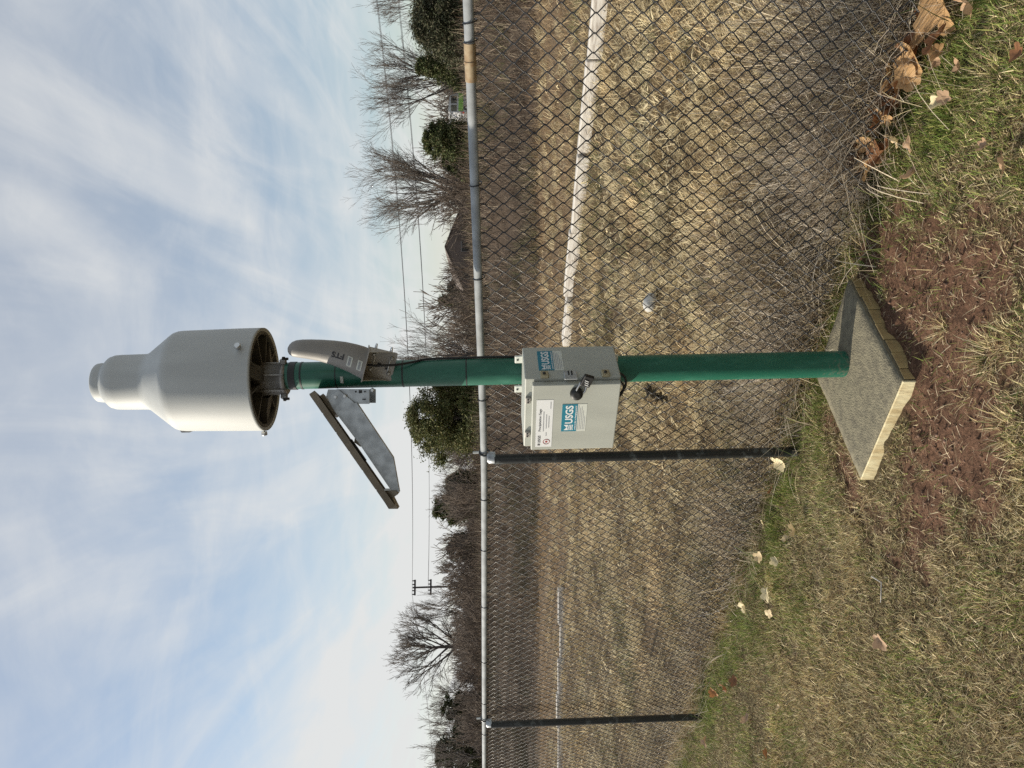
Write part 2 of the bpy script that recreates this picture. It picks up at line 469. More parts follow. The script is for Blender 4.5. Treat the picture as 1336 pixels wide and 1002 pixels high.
# ------------------------------------------------------------------ strips (blades, stems)
def strips(P, head, a0, a1, L, W, ncol, nseg=2, twist=None, taper=1.0):
    """bent tapering blades. a0/a1: lean from vertical at base and tip (radians)"""
    n = len(P)
    cur = P.astype(float).copy()
    h = np.stack([np.cos(head), np.sin(head), np.zeros(n)], 1)
    tw = rng.uniform(0, 2 * np.pi, n) if twist is None else twist
    side = np.stack([np.cos(tw), np.sin(tw), np.zeros(n)], 1)
    rows = []
    for i in range(nseg + 1):
        w = W * (1 - taper * (i / nseg) ** 1.6) * 0.5
        if i == nseg and taper >= 1.0:
            rows.append(cur[:, None, :].copy())
        else:
            rows.append(np.stack([cur - side * w[:, None], cur + side * w[:, None]], 1))
        a = a0 + (a1 - a0) * ((i + 0.5) / nseg)
        cur = cur + (h * np.sin(a)[:, None] + np.array([0, 0, 1.0]) * np.cos(a)[:, None]) * (L / nseg)[:, None]
    V = np.concatenate(rows, 1)
    k = V.shape[1]
    tris = []
    for i in range(nseg):
        b = 2 * i
        if i == nseg - 1 and taper >= 1.0:
            tris.append((b, b + 1, b + 2))
        else:
            tris += [(b, b + 1, b + 3), (b, b + 3, b + 2)]
    T = np.array(tris)
    F = (np.arange(n) * k)[:, None, None] + T[None]
    Cc = np.repeat(ncol, k, 0)
    return V.reshape(-1, 3), F.reshape(-1, 3), Cc
def join(parts):
    V = []; F = []; C_ = []; o = 0
    for v, f, c in parts:
        V.append(v); F.append(f + o); C_.append(c); o += len(v)
    return np.concatenate(V), np.concatenate(F), np.concatenate(C_)
def pick(cols, n, w=None):
    cols = np.array(cols); i = rng.choice(len(cols), n, p=w)
    return cols[i] * rng.uniform(0.7, 1.25, (n, 1))

def in_slab(x, y, g=0.0):
    ok = np.ones(len(x), bool)
    for i in range(4):
        a = SLAB[i]; b = SLAB[(i + 1) % 4]
        e = np.array([b[0] - a[0], b[1] - a[1]]); e /= np.linalg.norm(e)
        ok &= ((x - a[0]) * -e[1] + (y - a[1]) * e[0]) > -g
    return ok
# --- lawn
STRAW = [(0.52, 0.42, 0.23), (0.80, 0.68, 0.43), (0.40, 0.31, 0.165), (0.20, 0.135, 0.075), (0.48, 0.43, 0.22), (0.15, 0.10, 0.06)]
GREEN = [(0.14, 0.20, 0.045), (0.20, 0.25, 0.065), (0.09, 0.14, 0.032), (0.30, 0.31, 0.10)]
def lawn(n, xr, yr):
    x = rng.uniform(*xr, n); y = rng.uniform(*yr, n)
    keep = (fence_d(x, y) < 0.12 + 0.1 * rng.random(n)) & ~in_slab(x, y, 0.035)
    dens = (1 - 0.93 * soil(x, y)) * np.clip(2.2 * fbm(x * 7, y * 7, 21, 3) - 0.42, 0.05, 1)
    keep &= rng.random(n) < dens
    x = x[keep]; y = y[keep]; n = len(x)
    z = height(x, y) - 0.004
    d = -fence_d(x, y); s = fence_s(x, y)
    g = 0.16 + 0.62 * np.exp(-(np.clip(d - 0.02, 0, 9) / 0.22) ** 2) + 0.35 * sst(-0.5, -1.5, s) * sst(1.1, 0.3, d) + 0.75 * (fbm(x * 2.6, y * 2.6, 91, 3) - 0.5) + 0.12 * sst(0.6, 1.8, s)
    isg = rng.random(n) < np.clip(g, 0.03, 0.88)
    c = np.where(isg[:, None], pick(GREEN, n), pick(STRAW, n)) * (0.82 + 0.75 * fbm(x * 5, y * 5, 23, 3))[:, None]
    L = rng.uniform(0.014, 0.05, n) * (0.8 + 0.7 * fbm(x * 5, y * 5, 33, 2)) * np.where(isg, 1.1, 0.95)
    a0 = rng.uniform(0.1, 1.35, n) + np.where(isg, -0.1, 0.2); a1 = a0 + rng.uniform(0.0, 0.5, n)
    swirl = fbm(x * 3, y * 3, 55, 2) * 9
    hd = np.where(rng.random(n) < 0.35, swirl + rng.normal(0, 0.6, n), rng.uniform(0, 6.283, n))
    W = rng.uniform(0.0018, 0.0046, n)
    return strips(np.stack([x, y, z], 1), hd, a0, a1, L, W, c)
parts = [lawn(400000, (-2.9, 1.9), (1.75, 4.2)), lawn(180000, (-4.0, -0.4), (4.0, 6.8)), lawn(60000, (-4, 3.5), (-0.5, 1.8))]
# short matted thatch under the longer blades
def thatch(n, xr, yr):
    x = rng.uniform(*xr, n); y = rng.uniform(*yr, n)
    k = (fence_d(x, y) < 0.1) & ~in_slab(x, y, 0.03) & (rng.random(n) < 1 - 0.98 * soil(x, y)) & (np.abs(x) < 0.62 * y + 0.25); x = x[k]; y = y[k]; n = len(x)
    c = pick(STRAW + [(0.20, 0.22, 0.08), (0.30, 0.24, 0.13)], n)
    a0 = rng.uniform(0.7, 1.5, n)
    return strips(np.stack([x, y, height(x, y) + 0.002], 1), rng.uniform(0, 6.283, n), a0, a0, rng.uniform(0.008, 0.028, n), rng.uniform(0.0016, 0.004, n), c, 1)
parts += [thatch(260000, (-2.6, 1.6), (1.8, 3.8)), thatch(130000, (-3.8, -0.2), (3.8, 6.4))]
# tufts growing in and around the bare soil
for (px, py, k, r, dryness) in ((1225, 430, 70, .035, .95), (1283, 462, 170, .06, .75), (1250, 520, 30, .06, .95), (1310, 440, 110, .06, .8), (1310, 560, 140, .08, .75),
                        (1245, 690, 36, .05, .9), (1225, 340, 20, .08, .95), (1290, 350, 40, .10, .95), (1235, 130, 260, .10, .2), (1110, 270, 300, .07, .1), (1125, 255, 160, .05, .2),
                        (1290, 100, 240, .10, .4), (1075, 575, 110, .08, .35), (1010, 690, 200, .07, .15), (990, 760, 220, .09, .1), (985, 820, 220, .10, .1), (960, 860, 160, .10, .2), (1080, 860, 160, .12, .6)):
    p = on_z(px, py)
    x = p.x + rng.normal(0, r * 0.55, k); y = p.y + rng.normal(0, r * 0.55, k)
    isg = rng.random(k) > dryness
    c = np.where(isg[:, None], pick(GREEN, k), pick(STRAW[:3], k) * 1.15)
    hd = np.arctan2(y - p.y, x - p.x) + rng.normal(0, 0.5, k)
    a0 = rng.uniform(0.1, 0.8, k)
    parts.append(strips(np.stack([x, y, height(x, y) - .003], 1), hd, a0, a0 + rng.uniform(0.3, 1.1, k), rng.uniform(0.03, 0.085, k), rng.uniform(0.0018, 0.0036, k), c, 3))
# scattered pale straws lying on the soil
n = 3400
x = rng.uniform(-1.2, 1.2, n); y = rng.uniform(1.9, 3.6, n); k = ~in_slab(x, y, 0.03) & (fence_d(x, y) < 0)
x = x[k]; y = y[k]; n = len(x)
parts.append(strips(np.stack([x, y, height(x, y) + 0.004], 1), rng.uniform(0, 6.28, n), rng.uniform(1.2, 1.5, n), rng.uniform(1.4, 1.8, n), rng.uniform(0.015, 0.07, n), rng.uniform(0.0015, 0.003, n), pick([(0.62, 0.5, 0.32), (0.30, 0.2, 0.12), (0.75, 0.63, 0.44)], n), 3))
v, f, c = join(parts)
tag(obj('lawn_grass', tri_mesh('lawn_grass', v, f, c), M['grass']), 'patchy mown turf of straw and green blades in front of the fence', 'grass', kind='stuff')

# --- crumbs of soil on the bare patches
n = 16000
x = rng.uniform(-1.3, 1.3, n); y = rng.uniform(1.9, 3.7, n)
k = ~in_slab(x, y, 0.02) & (fence_d(x, y) < 0.0) & (rng.random(n) < soil(x, y) ** 1.5); x = x[k]; y = y[k]; n = len(x)
r_ = 0.0015 + 0.0065 * rng.random(n) ** 5
O = np.array([[1, 0, 0], [0, 1, 0], [-1, 0, 0], [0, -1, 0], [0, 0, 1], [0, 0, -1.0]])
T = np.array([(0, 1, 4), (1, 2, 4), (2, 3, 4), (3, 0, 4), (1, 0, 5), (2, 1, 5), (3, 2, 5), (0, 3, 5)])
V = O[None] * rng.uniform(0.55, 1.3, (n, 6, 3)) * r_[:, None, None] + rng.normal(0, 0.25, (n, 6, 3)) * r_[:, None, None]
V = V + np.stack([x, y, height(x, y) + r_ * 0.35], 1)[:, None, :]
Cc = np.repeat(pick([(0.155, 0.092, 0.064), (0.11, 0.066, 0.045), (0.21, 0.132, 0.095)], n), 6, 0)
tag(obj('soil_crumbs', tri_mesh('soil_crumbs', V.reshape(-1, 3), ((np.arange(n) * 6)[:, None, None] + T[None]).reshape(-1, 3), Cc), M['twigs']), 'loose crumbs of red-brown soil around the concrete slab', 'soil', kind='stuff')

# --- dead grass beyond the fence
FIELD = [(0.43, 0.33, 0.19), (0.30, 0.22, 0.13), (0.56, 0.44, 0.25), (0.16, 0.115, 0.07), (0.70, 0.57, 0.33)]
def field(n, y0, y1, size):
    y = np.exp(rng.uniform(np.log(y0), np.log(y1), n)); x = rng.uniform(-0.78, 0.72, n) * y
    k = (fence_d(x, y) > 0.03) & (bank_t(x, y) < 24.5); x = x[k]; y = y[k]; n = len(x)
    far = sst(12, 15, bank_t(x, y))
    patch = fbm(x * 1.6, y * 1.6, 71, 3)
    k = rng.random(n) < np.clip(2.6 * (fbm(x * 2.4, y * 2.4, 72, 3) - 0.24), 0.05, 1)
    x = x[k]; y = y[k]; far = far[k]; patch = patch[k]; n = len(x)
    c = pick(FIELD, n, [.26, .24, .22, .12, .16])
    c = c * (0.35 + 1.4 * patch)[:, None]
    c = c * (1 - far)[:, None] + pick([(0.36, 0.25, 0.14), (0.25, 0.165, 0.09), (0.48, 0.36, 0.21), (0.15, 0.10, 0.06)], n) * far[:, None]
    sc_ = size * (0.75 + y * 0.055) * (0.5 + 1.1 * fbm(x * 1.9 + 40, y * 1.9, 75, 3))
    gr_ = (fbm(x * 1.3, y * 1.3, 79, 3) > 0.62) & (rng.random(n) < 0.45) & (y < 14)
    c = np.where(gr_[:, None], pick([(0.20, 0.21, 0.09), (0.13, 0.14, 0.06)], n), c)
    a0 = rng.uniform(0.3, 1.35, n)
    swirl = fbm(x * 1.1, y * 1.1, 88, 2) * 12
    hd = np.where(rng.random(n) < 0.6, swirl + rng.normal(0, 0.7, n), rng.uniform(0, 6.283, n))
    return strips(np.stack([x, y, height(x, y) - .01], 1), hd, a0, a0 + rng.uniform(0.1, 0.9, n), rng.uniform(0.06, 0.17, n) * sc_, rng.uniform(0.003, 0.008, n) * sc_, c)
parts = [field(330000, 2.3, 26, 1.0)]
v, f, c = join(parts)
tag(obj('field_grass', tri_mesh('field_grass', v, f, c), M['straw']), 'matted dead brown grass covering the field behind the fence', 'grass', kind='stuff')
# pale curled litter and tufts on that field
n = 15000
y = np.exp(rng.uniform(np.log(3.2), np.log(22), n)); x = rng.uniform(-0.75, 0.7, n) * y
k = (fence_d(x, y) > 0.35) & (rng.random(n) < np.clip(3.4 * (fbm(x * 0.9, y * 0.9, 111, 3) - 0.42), 0.02, 1)) & (bank_t(x, y) < 20); x = x[k]; y = y[k]; n = len(x)
a0 = rng.uniform(0.7, 1.3, n)
tp = strips(np.stack([x, y, height(x, y) + .03], 1), rng.uniform(0, 6.28, n), a0, a0 + rng.uniform(0.6, 2.0, n), rng.uniform(0.05, 0.14, n) * (0.8 + 0.05 * y), rng.uniform(0.012, 0.034, n) * (0.8 + .05 * y), pick([(0.72, 0.61, 0.38), (0.60, 0.50, 0.31), (0.44, 0.36, 0.23), (0.36, 0.30, 0.2)], n), 4)
cl = []
nc = 1500
yc = np.exp(rng.uniform(np.log(3.4), np.log(20), nc)); xc = rng.uniform(-0.75, 0.7, nc) * yc
k = fence_d(xc, yc) > 0.4; xc = xc[k]; yc = yc[k]
m = 34
x = np.repeat(xc, m) + rng.normal(0, 0.05, len(xc) * m) * (0.7 + .06 * np.repeat(yc, m)); y = np.repeat(yc, m) + rng.normal(0, 0.05, len(xc) * m)
n = len(x)
hd = np.repeat(rng.uniform(0, 6.28, len(xc)), m) + rng.normal(0, 0.7, n); a0 = rng.uniform(0.4, 1.1, n)
tone = np.repeat(rng.uniform(0.75, 1.25, (len(xc), 1)), m, 0)
cl = strips(np.stack([x, y, height(x, y)], 1), hd, a0, a0 + rng.uniform(0.5, 1.3, n), rng.uniform(0.10, 0.24, n) * (0.8 + .045 * y), rng.uniform(0.004, 0.007, n) * (0.8 + .05 * y), pick([(0.62, 0.52, 0.32), (0.52, 0.43, 0.26), (0.70, 0.60, 0.37)], n) * tone, 3)
v, f, c = join([tp, cl])
tag(obj('straw_litter', tri_mesh('straw_litter', v, f, c), M['straw']), 'pale yellow straw tufts and curled litter over the dead field', 'straw', kind='stuff')

# --- grey dry weeds tangled along the fence foot
def weeds(n, s0, s1, dmin, dmax, h0, h1, cols, nseg=5):
    s = rng.uniform(s0, s1, n); d = rng.uniform(dmin, dmax, n)
    x = FP0[0] + FD[0] * s + FN[0] * d; y = FP0[1] + FD[1] * s + FN[1] * d
    k = ~in_slab(x, y, 0.02); x = x[k]; y = y[k]; n = len(x)
    clump = fbm(x * 3.2, y * 3.2, 131, 3)
    k = rng.random(n) < np.clip(3.2 * (clump - 0.28), 0.04, 1); x = x[k]; y = y[k]; clump = clump[k]; n = len(x)
    a0 = rng.uniform(0.15, 1.2, n)
    return strips(np.stack([x, y, height(x, y)], 1), rng.uniform(0, 6.28, n), a0, a0 + rng.uniform(-0.2, 1.1, n), rng.uniform(h0, h1, n) * (0.45 + 1.1 * clump), rng.uniform(0.0016, 0.0050, n), pick(cols, n), nseg, taper=0.6)
GREYW = [(0.48, 0.39, 0.28), (0.26, 0.195, 0.135), (0.74, 0.63, 0.47), (0.13, 0.095, 0.065), (0.55, 0.46, 0.28), (0.10, 0.075, 0.05)]
parts = [weeds(9000, -2.6, -0.4, 0.07, 0.85, 0.16, 0.58, GREYW), weeds(3400, -0.5, 2.2, 0.0, 0.6, 0.10, 0.32, GREYW), weeds(2600, 1.8, 6.2, 0.0, 0.7, 0.08, 0.28, GREYW),
         weeds(2200, -2.6, 6.0, -0.14, 0.1, 0.06, 0.2, GREYW + GREEN), weeds(1600, -2.6, 0.5, 0.4, 2.0, 0.12, 0.34, GREYW),
         weeds(4600, -2.6, -0.2, 0.08, 0.4, 0.14, 0.46, [(0.80, 0.71, 0.57), (0.66, 0.57, 0.45), (0.50, 0.42, 0.33)]), weeds(2200, -0.2, 6.0, -0.02, 0.4, 0.07, 0.28, [(0.80, 0.71, 0.55), (0.62, 0.53, 0.38), (0.42, 0.34, 0.25)])]
v, f, c = join(parts)
tag(obj('dry_weeds', tri_mesh('dry_weeds', v, f, c), M['straw']), 'grey tangle of dry weed stems along the foot of the fence', 'weeds', kind='stuff')

# --- brush on the bank
VAN_DIR = None
van_p = on_y(612, 145, 56.0); VAN_DIR = van_p.x / 56.0
hou_p = on_y(580, 322, 80.0); HOU_DIR = hou_p.x / 80.0
def brush(n, t0, t1, h0, h1, w, cols, lean=1.0, xspan=0.72):
    t = rng.uniform(t0, t1, n)
    y0 = t / 0.949
    x = rng.uniform(-xspan, xspan, n) * (y0 * 1.02) ; y = (t - 0.316 * x) / 0.949
    big = fbm(x * 0.35, y * 0.35, 151, 3); pat = fbm(x * 0.9, y * 0.9, 163, 3)
    k = rng.random(n) < np.clip(2.4 * (pat - 0.22), 0.06, 1)
    k &= ~((np.abs(x / y - VAN_DIR) < 0.018) & (y > 34) & (y < 57) & (rng.random(n) < 0.9))
    x = x[k]; y = y[k]; big = big[k]; pat = pat[k]; n = len(x)
    z = height(x, y)
    a0 = rng.uniform(0, 0.9 * lean, n)
    c = pick(cols, n) * (0.55 + 0.9 * big)[:, None]
    olive = (fbm(x * 0.5, y * 0.5, 177, 2) > 0.66) & (rng.random(n) < 0.6)
    c = np.where(olive[:, None], pick([(0.11, 0.105, 0.05), (0.08, 0.08, 0.038)], n), c)
    low = np.where(np.abs(x / y - HOU_DIR) < 0.07, 0.7, 1.0) * 1.0
    return strips(np.stack([x, y, z - .02], 1), rng.uniform(0, 6.28, n), a0, a0 + rng.uniform(-0.5, 1.1, n), rng.uniform(h0, h1, n) * (0.35 + 1.3 * big) * low, rng.uniform(0.4, 1.2, n) * w, c, 3, taper=0.75)
BR = [(0.12, 0.088, 0.065), (0.075, 0.056, 0.043), (0.19, 0.148, 0.108), (0.14, 0.094, 0.064), (0.34, 0.28, 0.205)]
parts = [brush(40000, 21.0, 27, 0.15, 0.8, 0.016, BR, 1.3), brush(66000, 25, 42, 0.2, 1.2, 0.022, BR, 1.2), brush(42000, 42, 70, 0.4, 1.7, 0.034, BR), brush(30000, 70, 112, 0.6, 2.2, 0.06, BR)]
v, f, c = join(parts)
tag(obj('bank_brush', tri_mesh('bank_brush', v, f, c), M['twigs']), 'brown leafless brush and dry stalks covering the far bank', 'brush', kind='stuff')

# ------------------------------------------------------------------ trees
def segs_mesh(name, P0, P1, R0, R1, k):
    P0 = np.array(P0); P1 = np.array(P1); R0 = np.array(R0); R1 = np.array(R1)
    d = P1 - P0; d /= np.maximum(np.linalg.norm(d, axis=1, keepdims=True), 1e-9)
    a = np.where(np.abs(d[:, 2:3]) < 0.9, np.array([[0, 0, 1.0]]), np.array([[1.0, 0, 0]]))
    x = np.cross(d, a); x /= np.linalg.norm(x, axis=1, keepdims=True); y = np.cross(d, x)
    rows = []
    for P, R in ((P0, R0), (P1, R1)):
        for i in range(k):
            q = 2 * math.pi * i / k
            rows.append(P + (x * math.cos(q) + y * math.sin(q)) * R[:, None])
    V = np.stack(rows, 1).reshape(-1, 3)
    T = []
    for i in range(k):
        j = (i + 1) % k
        T.append((i, j, k + j, k + i))
    F = (np.arange(len(P0)) * 2 * k)[:, None, None] + np.array(T)[None]
    return tri_mesh(name, V, F.reshape(-1, 4))
def grow(H, spread, seed, first=0.25, nlimb=9, levels=4, up_=0.55, rtrunk=None, twigw=0.016, single=True):
    r = random.Random(seed)
    thick = [[], [], [], []]; thin = [[], [], [], []]
    r0 = rtrunk or H * 0.016
    def branch(p, d, L, rad, lev):
        ns = 4 if lev < 2 else 3
        pts = [p]; ds = [d]
        for i in range(ns):
            d = (d + Vector((r.uniform(-1, 1), r.uniform(-1, 1), r.uniform(-0.5, 0.9) * up_)) * (0.10 + 0.025 * lev)).normalized()
            pts.append(pts[-1] + d * (L / ns)); ds.append(d)
        for i in range(ns):
            f0 = 1 - 0.62 * i / ns; f1 = 1 - 0.62 * (i + 1) / ns
            b = thick if lev <= 1 else thin
            b[0].append(pts[i]); b[1].append(pts[i + 1]); b[2].append(max(rad * f0, twigw * 0.5)); b[3].append(max(rad * f1, twigw * 0.42))
        if lev >= levels: return
        nb = {0: 0, 1: 5, 2: 5, 3: 4}.get(lev, 3)
        for j in range(nb):
            t = r.uniform(0.25, 1.0) if j else 1.0
            i = min(int(t * ns), ns - 1); q = pts[i].lerp(pts[i + 1], t * ns - i) if t < 1 else pts[-1]
            dd = ds[min(i + 1, ns)]
            side = dd.cross(Vector((r.uniform(-1, 1), r.uniform(-1, 1), r.uniform(-1, 1)))).normalized()
            ang = r.uniform(0.28, 0.68)
            nd = (dd * math.cos(ang) + side * math.sin(ang) + Vector((0, 0, 0.22 * up_))).normalized()
            branch(q, nd, L * r.uniform(0.45, 0.68), rad * r.uniform(0.42, 0.6), lev + 1)
    p = Vector((0, 0, -0.3)); d = Vector((0, 0, 1)); trunk = [p]
    n = 7
    th = H * (0.72 if single else first + 0.1)
    for i in range(n):
        d = (d + Vector((r.uniform(-1, 1), r.uniform(-1, 1), 0.5)) * 0.07).normalized(); trunk.append(trunk[-1] + d * (th / n))
    tr = [r0 * (1 - 0.75 * (i / n)) for i in range(n + 1)]
    for i in range(nlimb):
        t = first * H / th + (1 - first * H / th) * (i / max(1, nlimb - 1)) if single else r.uniform(0.6, 1.0)
        t = min(t, 0.999); k = int(t * n); q = trunk[k].lerp(trunk[k + 1], t * n - k)
        az = i * 2.4 + r.uniform(-0.4, 0.4)
        el = r.uniform(0.45, 0.95) if single else r.uniform(0.6, 1.25)
        el = el + 0.35 * t
        dd = Vector((math.cos(az) * math.cos(el) * spread, math.sin(az) * math.cos(el) * spread, math.sin(el))).normalized()
        branch(q, dd, (H - q.z) * r.uniform(0.55, 0.8) * (1 if single else 0.8), tr[k] * 0.55, 1)
    return trunk, tr, thick, thin
def bare_tree(x, y, H, wpx, spread, seed, label, cat='tree', group='bare trees beyond the fence', bark=None, dz=0.0, **k):
    t = empty('bare_tree', (x, y, hz1(x, y) - 0.1 + dz))
    trunk, tr, thick, thin = grow(H, spread, seed, **k)
    ends = sorted(p.z for p in thin[1]); rad_ = sorted(math.hypot(p.x, p.y) for p in thin[1])
    kz = H / ends[int(len(ends) * 0.995)]; kx = (wpx / FPX * y / 2) / rad_[int(len(rad_) * 0.97)]
    fit = lambda L_: [Vector((p.x * kx, p.y * kx, p.z * kz)) for p in L_]
    trunk = fit(trunk); thick = [fit(thick[0]), fit(thick[1]), thick[2], thick[3]]; thin = [fit(thin[0]), fit(thin[1]), thin[2], thin[3]]
    MB().tube(trunk, tr, 8).build('trunk', bark or M['bark'], t)
    obj('limbs', segs_mesh('limbs', *thick, 5), bark or M['bark'], t)
    obj('crown', segs_mesh('crown', *thin, 3), M['twig'], t)
    return tag(t, label, cat, group)
def place(px, py, y):                           # ground position under a tree seen at px,py at distance y
    p = on_y(px, py, y); return p.x
def zed(px, py, y):
    return on_y(px, py, y).z
def H_at(px, py, y):
    p = on_y(px, py, y); return p.z - hz1(p.x, y)

bare_tree(place(600, 248, 52), 52, H_at(462, 240, 52), 145, 1.25, 12, 'broad spreading leafless tree standing just behind the brown gable roof', first=0.16, nlimb=13, single=False, levels=5, up_=0.5, rtrunk=0.30, twigw=0.014)
bare_tree(place(600, 105, 48), 48, H_at(466, 105, 48), 112, 1.0, 25, 'leafless tree with fanned twigs between the two dark cedars', first=0.2, nlimb=10, single=False, levels=5, rtrunk=0.24, twigw=0.013)
bare_tree(place(600, -5, 44), 44, H_at(480, 10, 44), 100, 1.0, 31, 'leafless tree rising behind the thick dark cedar by the rusty rail sleeve', first=0.3, nlimb=10, levels=4, twigw=0.014)
bare_tree(place(600, 462, 40), 40, H_at(498, 440, 40), 96, 1.2, 44, 'small leafless tree showing behind the green mast under the antenna', first=0.2, nlimb=10, single=False, levels=4, twigw=0.012)
bare_tree(place(600, 640, 52), 52, H_at(560, 640, 52), 90, 1.2, 51, 'low pale twiggy tree between the big evergreen and a small pine', first=0.2, nlimb=9, single=False, levels=4, twigw=0.015)
bare_tree(place(600, 845, 60), 60, H_at(507, 840, 60), 118, 1.15, 67, 'large leafless oak with dark crooked limbs near the utility pole', first=0.35, nlimb=12, levels=5, up_=0.3, rtrunk=0.30, twigw=0.018)
bare_tree(place(600, 800, 66), 66, H_at(532, 800, 66), 62, 1.1, 72, 'thinner leafless tree between the large oak and the utility pole', first=0.3, nlimb=10, levels=4, twigw=0.018)
bare_tree(place(600, 910, 64), 64, H_at(552, 912, 64), 66, 1.0, 83, 'smaller leafless tree just beyond the large crooked oak', first=0.25, nlimb=10, levels=4, twigw=0.018)
bare_tree(place(600, 950, 58), 58, H_at(548, 950, 58), 64, 1.1, 94, 'leafless tree rising above the second black fence post', first=0.25, nlimb=10, levels=4, twigw=0.018)
bare_tree(place(600, 990, 52), 52, H_at(540, 985, 52), 76, 1.2, 105, 'dark twiggy tree nearest the end of the fence rail', first=0.25, nlimb=12, levels=4, twigw=0.018)
bare_tree(place(600, 745, 75), 75, H_at(566, 742, 75), 40, 0.9, 116, 'small pale leafless tree next to the utility pole', first=0.25, nlimb=9, levels=4, twigw=0.025, bark=M['palebark'])
bare_tree(place(600, 590, 56), 56, H_at(560, 600, 56), 56, 1.1, 121, 'little leafless tree at the edge of the big evergreen', first=0.2, nlimb=8, single=False, levels=4, twigw=0.02)

def evergreen(x, y, H, Wd, seed, label, shape='round', tone=1.0, n=9000, base=0.12, leaf=0.12, name='evergreen_tree', holes=0.35, gcol=None):
    r = np.random.default_rng(seed)
    z0 = hz1(x, y) - 0.1
    t = empty(name, (x, y, z0))
    MB().tube([(0, 0, -0.2), (0.05, 0, H * 0.4), (0, 0.05, H * 0.85)], [H * 0.022, H * 0.016, H * 0.006], 7).build('trunk', M['bark'], t)
    # clumps on the ends of limbs
    nc = 120
    h = base + (1 - base) * r.random(nc) ** 0.85
    lump = 0.65 + 0.55 * r.random(7)
    az = r.uniform(0, 2 * np.pi, nc)
    lob = np.interp(((az + h * 3.0) % 6.2832) / 6.2832 * 6, np.arange(7), np.append(lump[:6], lump[0]))
    if shape == 'cone':
        rad = np.clip(1.0 - h, 0.05, 1) ** 0.8 * lob * 1.05
    else:
        rad = np.sqrt(np.clip(1 - ((h - 0.42) / 0.60) ** 2, 0.0, 1)) * lob
    rr = rad * (r.uniform(0.15, 1, nc) ** 0.5) * Wd / 2
    cx = np.cos(az) * rr; cy = np.sin(az) * rr; cz = h * H * 0.94
    keep = r.random(nc) > holes * 0.35
    cx, cy, cz, h = cx[keep], cy[keep], cz[keep], h[keep]; nc = len(cx)
    k = n // nc
    cs = Wd * r.uniform(0.045, 0.12, nc) * (1.05 - 0.5 * h)
    X = np.repeat(cx, k) + r.normal(0, 1, nc * k) * np.repeat(cs, k); Y = np.repeat(cy, k) + r.normal(0, 1, nc * k) * np.repeat(cs, k)
    Z = np.repeat(cz, k) + r.normal(0, 1, nc * k) * np.repeat(cs, k) * 0.6
    Z = np.abs(Z)
    m = len(X)
    u = r.normal(0, 1, (m, 3)); u /= np.linalg.norm(u, axis=1, keepdims=True); u[:, 2] = np.abs(u[:, 2]) * 0.8
    w = np.cross(u, r.normal(0, 1, (m, 3))); w /= np.linalg.norm(w, axis=1, keepdims=True)
    Lf = r.uniform(0.7, 1.6, m)[:, None] * leaf * 1.6; Wf = r.uniform(0.6, 1.2, m)[:, None] * leaf * 0.5
    P = np.stack([X, Y, Z], 1)
    V = np.stack([P - w * Wf, P + w * Wf, P + u * Lf], 1).reshape(-1, 3)
    F = np.arange(m * 3).reshape(-1, 3)
    g = np.array(gcol or [(0.07, 0.09, 0.03), (0.05, 0.068, 0.025), (0.10, 0.115, 0.04), (0.12, 0.11, 0.05)])
    c = g[r.choice(len(g), m)] * r.uniform(0.7, 1.3, (m, 1)) * tone
    c = c * np.repeat(r.uniform(0.75, 1.3, (nc, 1)), k, 0)
    obj('crown', tri_mesh('crown', V, F, np.repeat(c, 3, 0)), M['needle'], t)
    # limbs
    P0 = []; P1 = []; R0 = []; R1 = []
    for i in range(0, nc, 2):
        P0.append((0, 0, cz[i] * 0.8)); P1.append((cx[i], cy[i], cz[i])); R0.append(H * 0.006); R1.append(H * 0.002)
    obj('limbs', segs_mesh('limbs', P0, P1, R0, R1, 4), M['bark'], t)
    return tag(t, label, 'tree', 'evergreen trees beyond the fence')
def eg(px_top, py, y, wpx, seed, label, **k):
    x = place(px_top, py, y)
    return evergreen(x, y, H_at(px_top, py, y), wpx / FPX * y * 1.08, seed, label, **k)
eg(528, 548, 42, 100, 201, 'big rounded evergreen beside the green mast, above the first black post', n=52000, leaf=0.08, tone=1.3, base=0.02, holes=0.12, gcol=[(0.085, 0.095, 0.03), (0.055, 0.068, 0.024), (0.12, 0.12, 0.042), (0.13, 0.115, 0.05)])
eg(536, 35, 42, 95, 202, 'thick dark cedar above the rusty rail sleeve', n=44000, leaf=0.085, tone=0.9, base=0.02, holes=0.1, gcol=[(0.06, 0.07, 0.035), (0.075, 0.08, 0.042), (0.10, 0.09, 0.055)])
eg(538, 88, 46, 60, 203, 'narrow dark cedar next to the fanned leafless tree', n=30000, leaf=0.085, tone=0.85, shape='cone', base=0.02, holes=0.1)
eg(548, 184, 46, 54, 204, 'rounded cedar standing over the white van', n=34000, leaf=0.08, tone=1.0, base=0.02, holes=0.1)
eg(574, 208, 50, 40, 205, 'low small cedar at the foot of the broad spreading tree', n=9000, leaf=0.12, tone=0.85, base=0.05)
eg(570, 392, 90, 34, 206, 'tiny dark pine on the skyline beside the brown roof', n=6000, leaf=0.2, tone=0.8, shape='cone')
eg(582, 375, 95, 22, 207, 'grey hazy conifer on the skyline nearest the roof slope', n=4000, leaf=0.2, tone=1.3, gcol=[(0.09, 0.085, 0.07), (0.07, 0.068, 0.055)])
eg(563, 664, 56, 42, 208, 'ragged evergreen with sparse lower boughs past the first black post', n=9000, leaf=0.13, tone=1.0, holes=0.9)
eg(578, 632, 58, 30, 209, 'small bushy evergreen tucked beside the low pale twiggy tree', n=6000, leaf=0.13, tone=0.9)
eg(581, 716, 62, 36, 210, 'small dark blue-green pine before the utility pole', n=8000, leaf=0.13, tone=0.75, gcol=[(0.028, 0.05, 0.03), (0.02, 0.035, 0.022)])
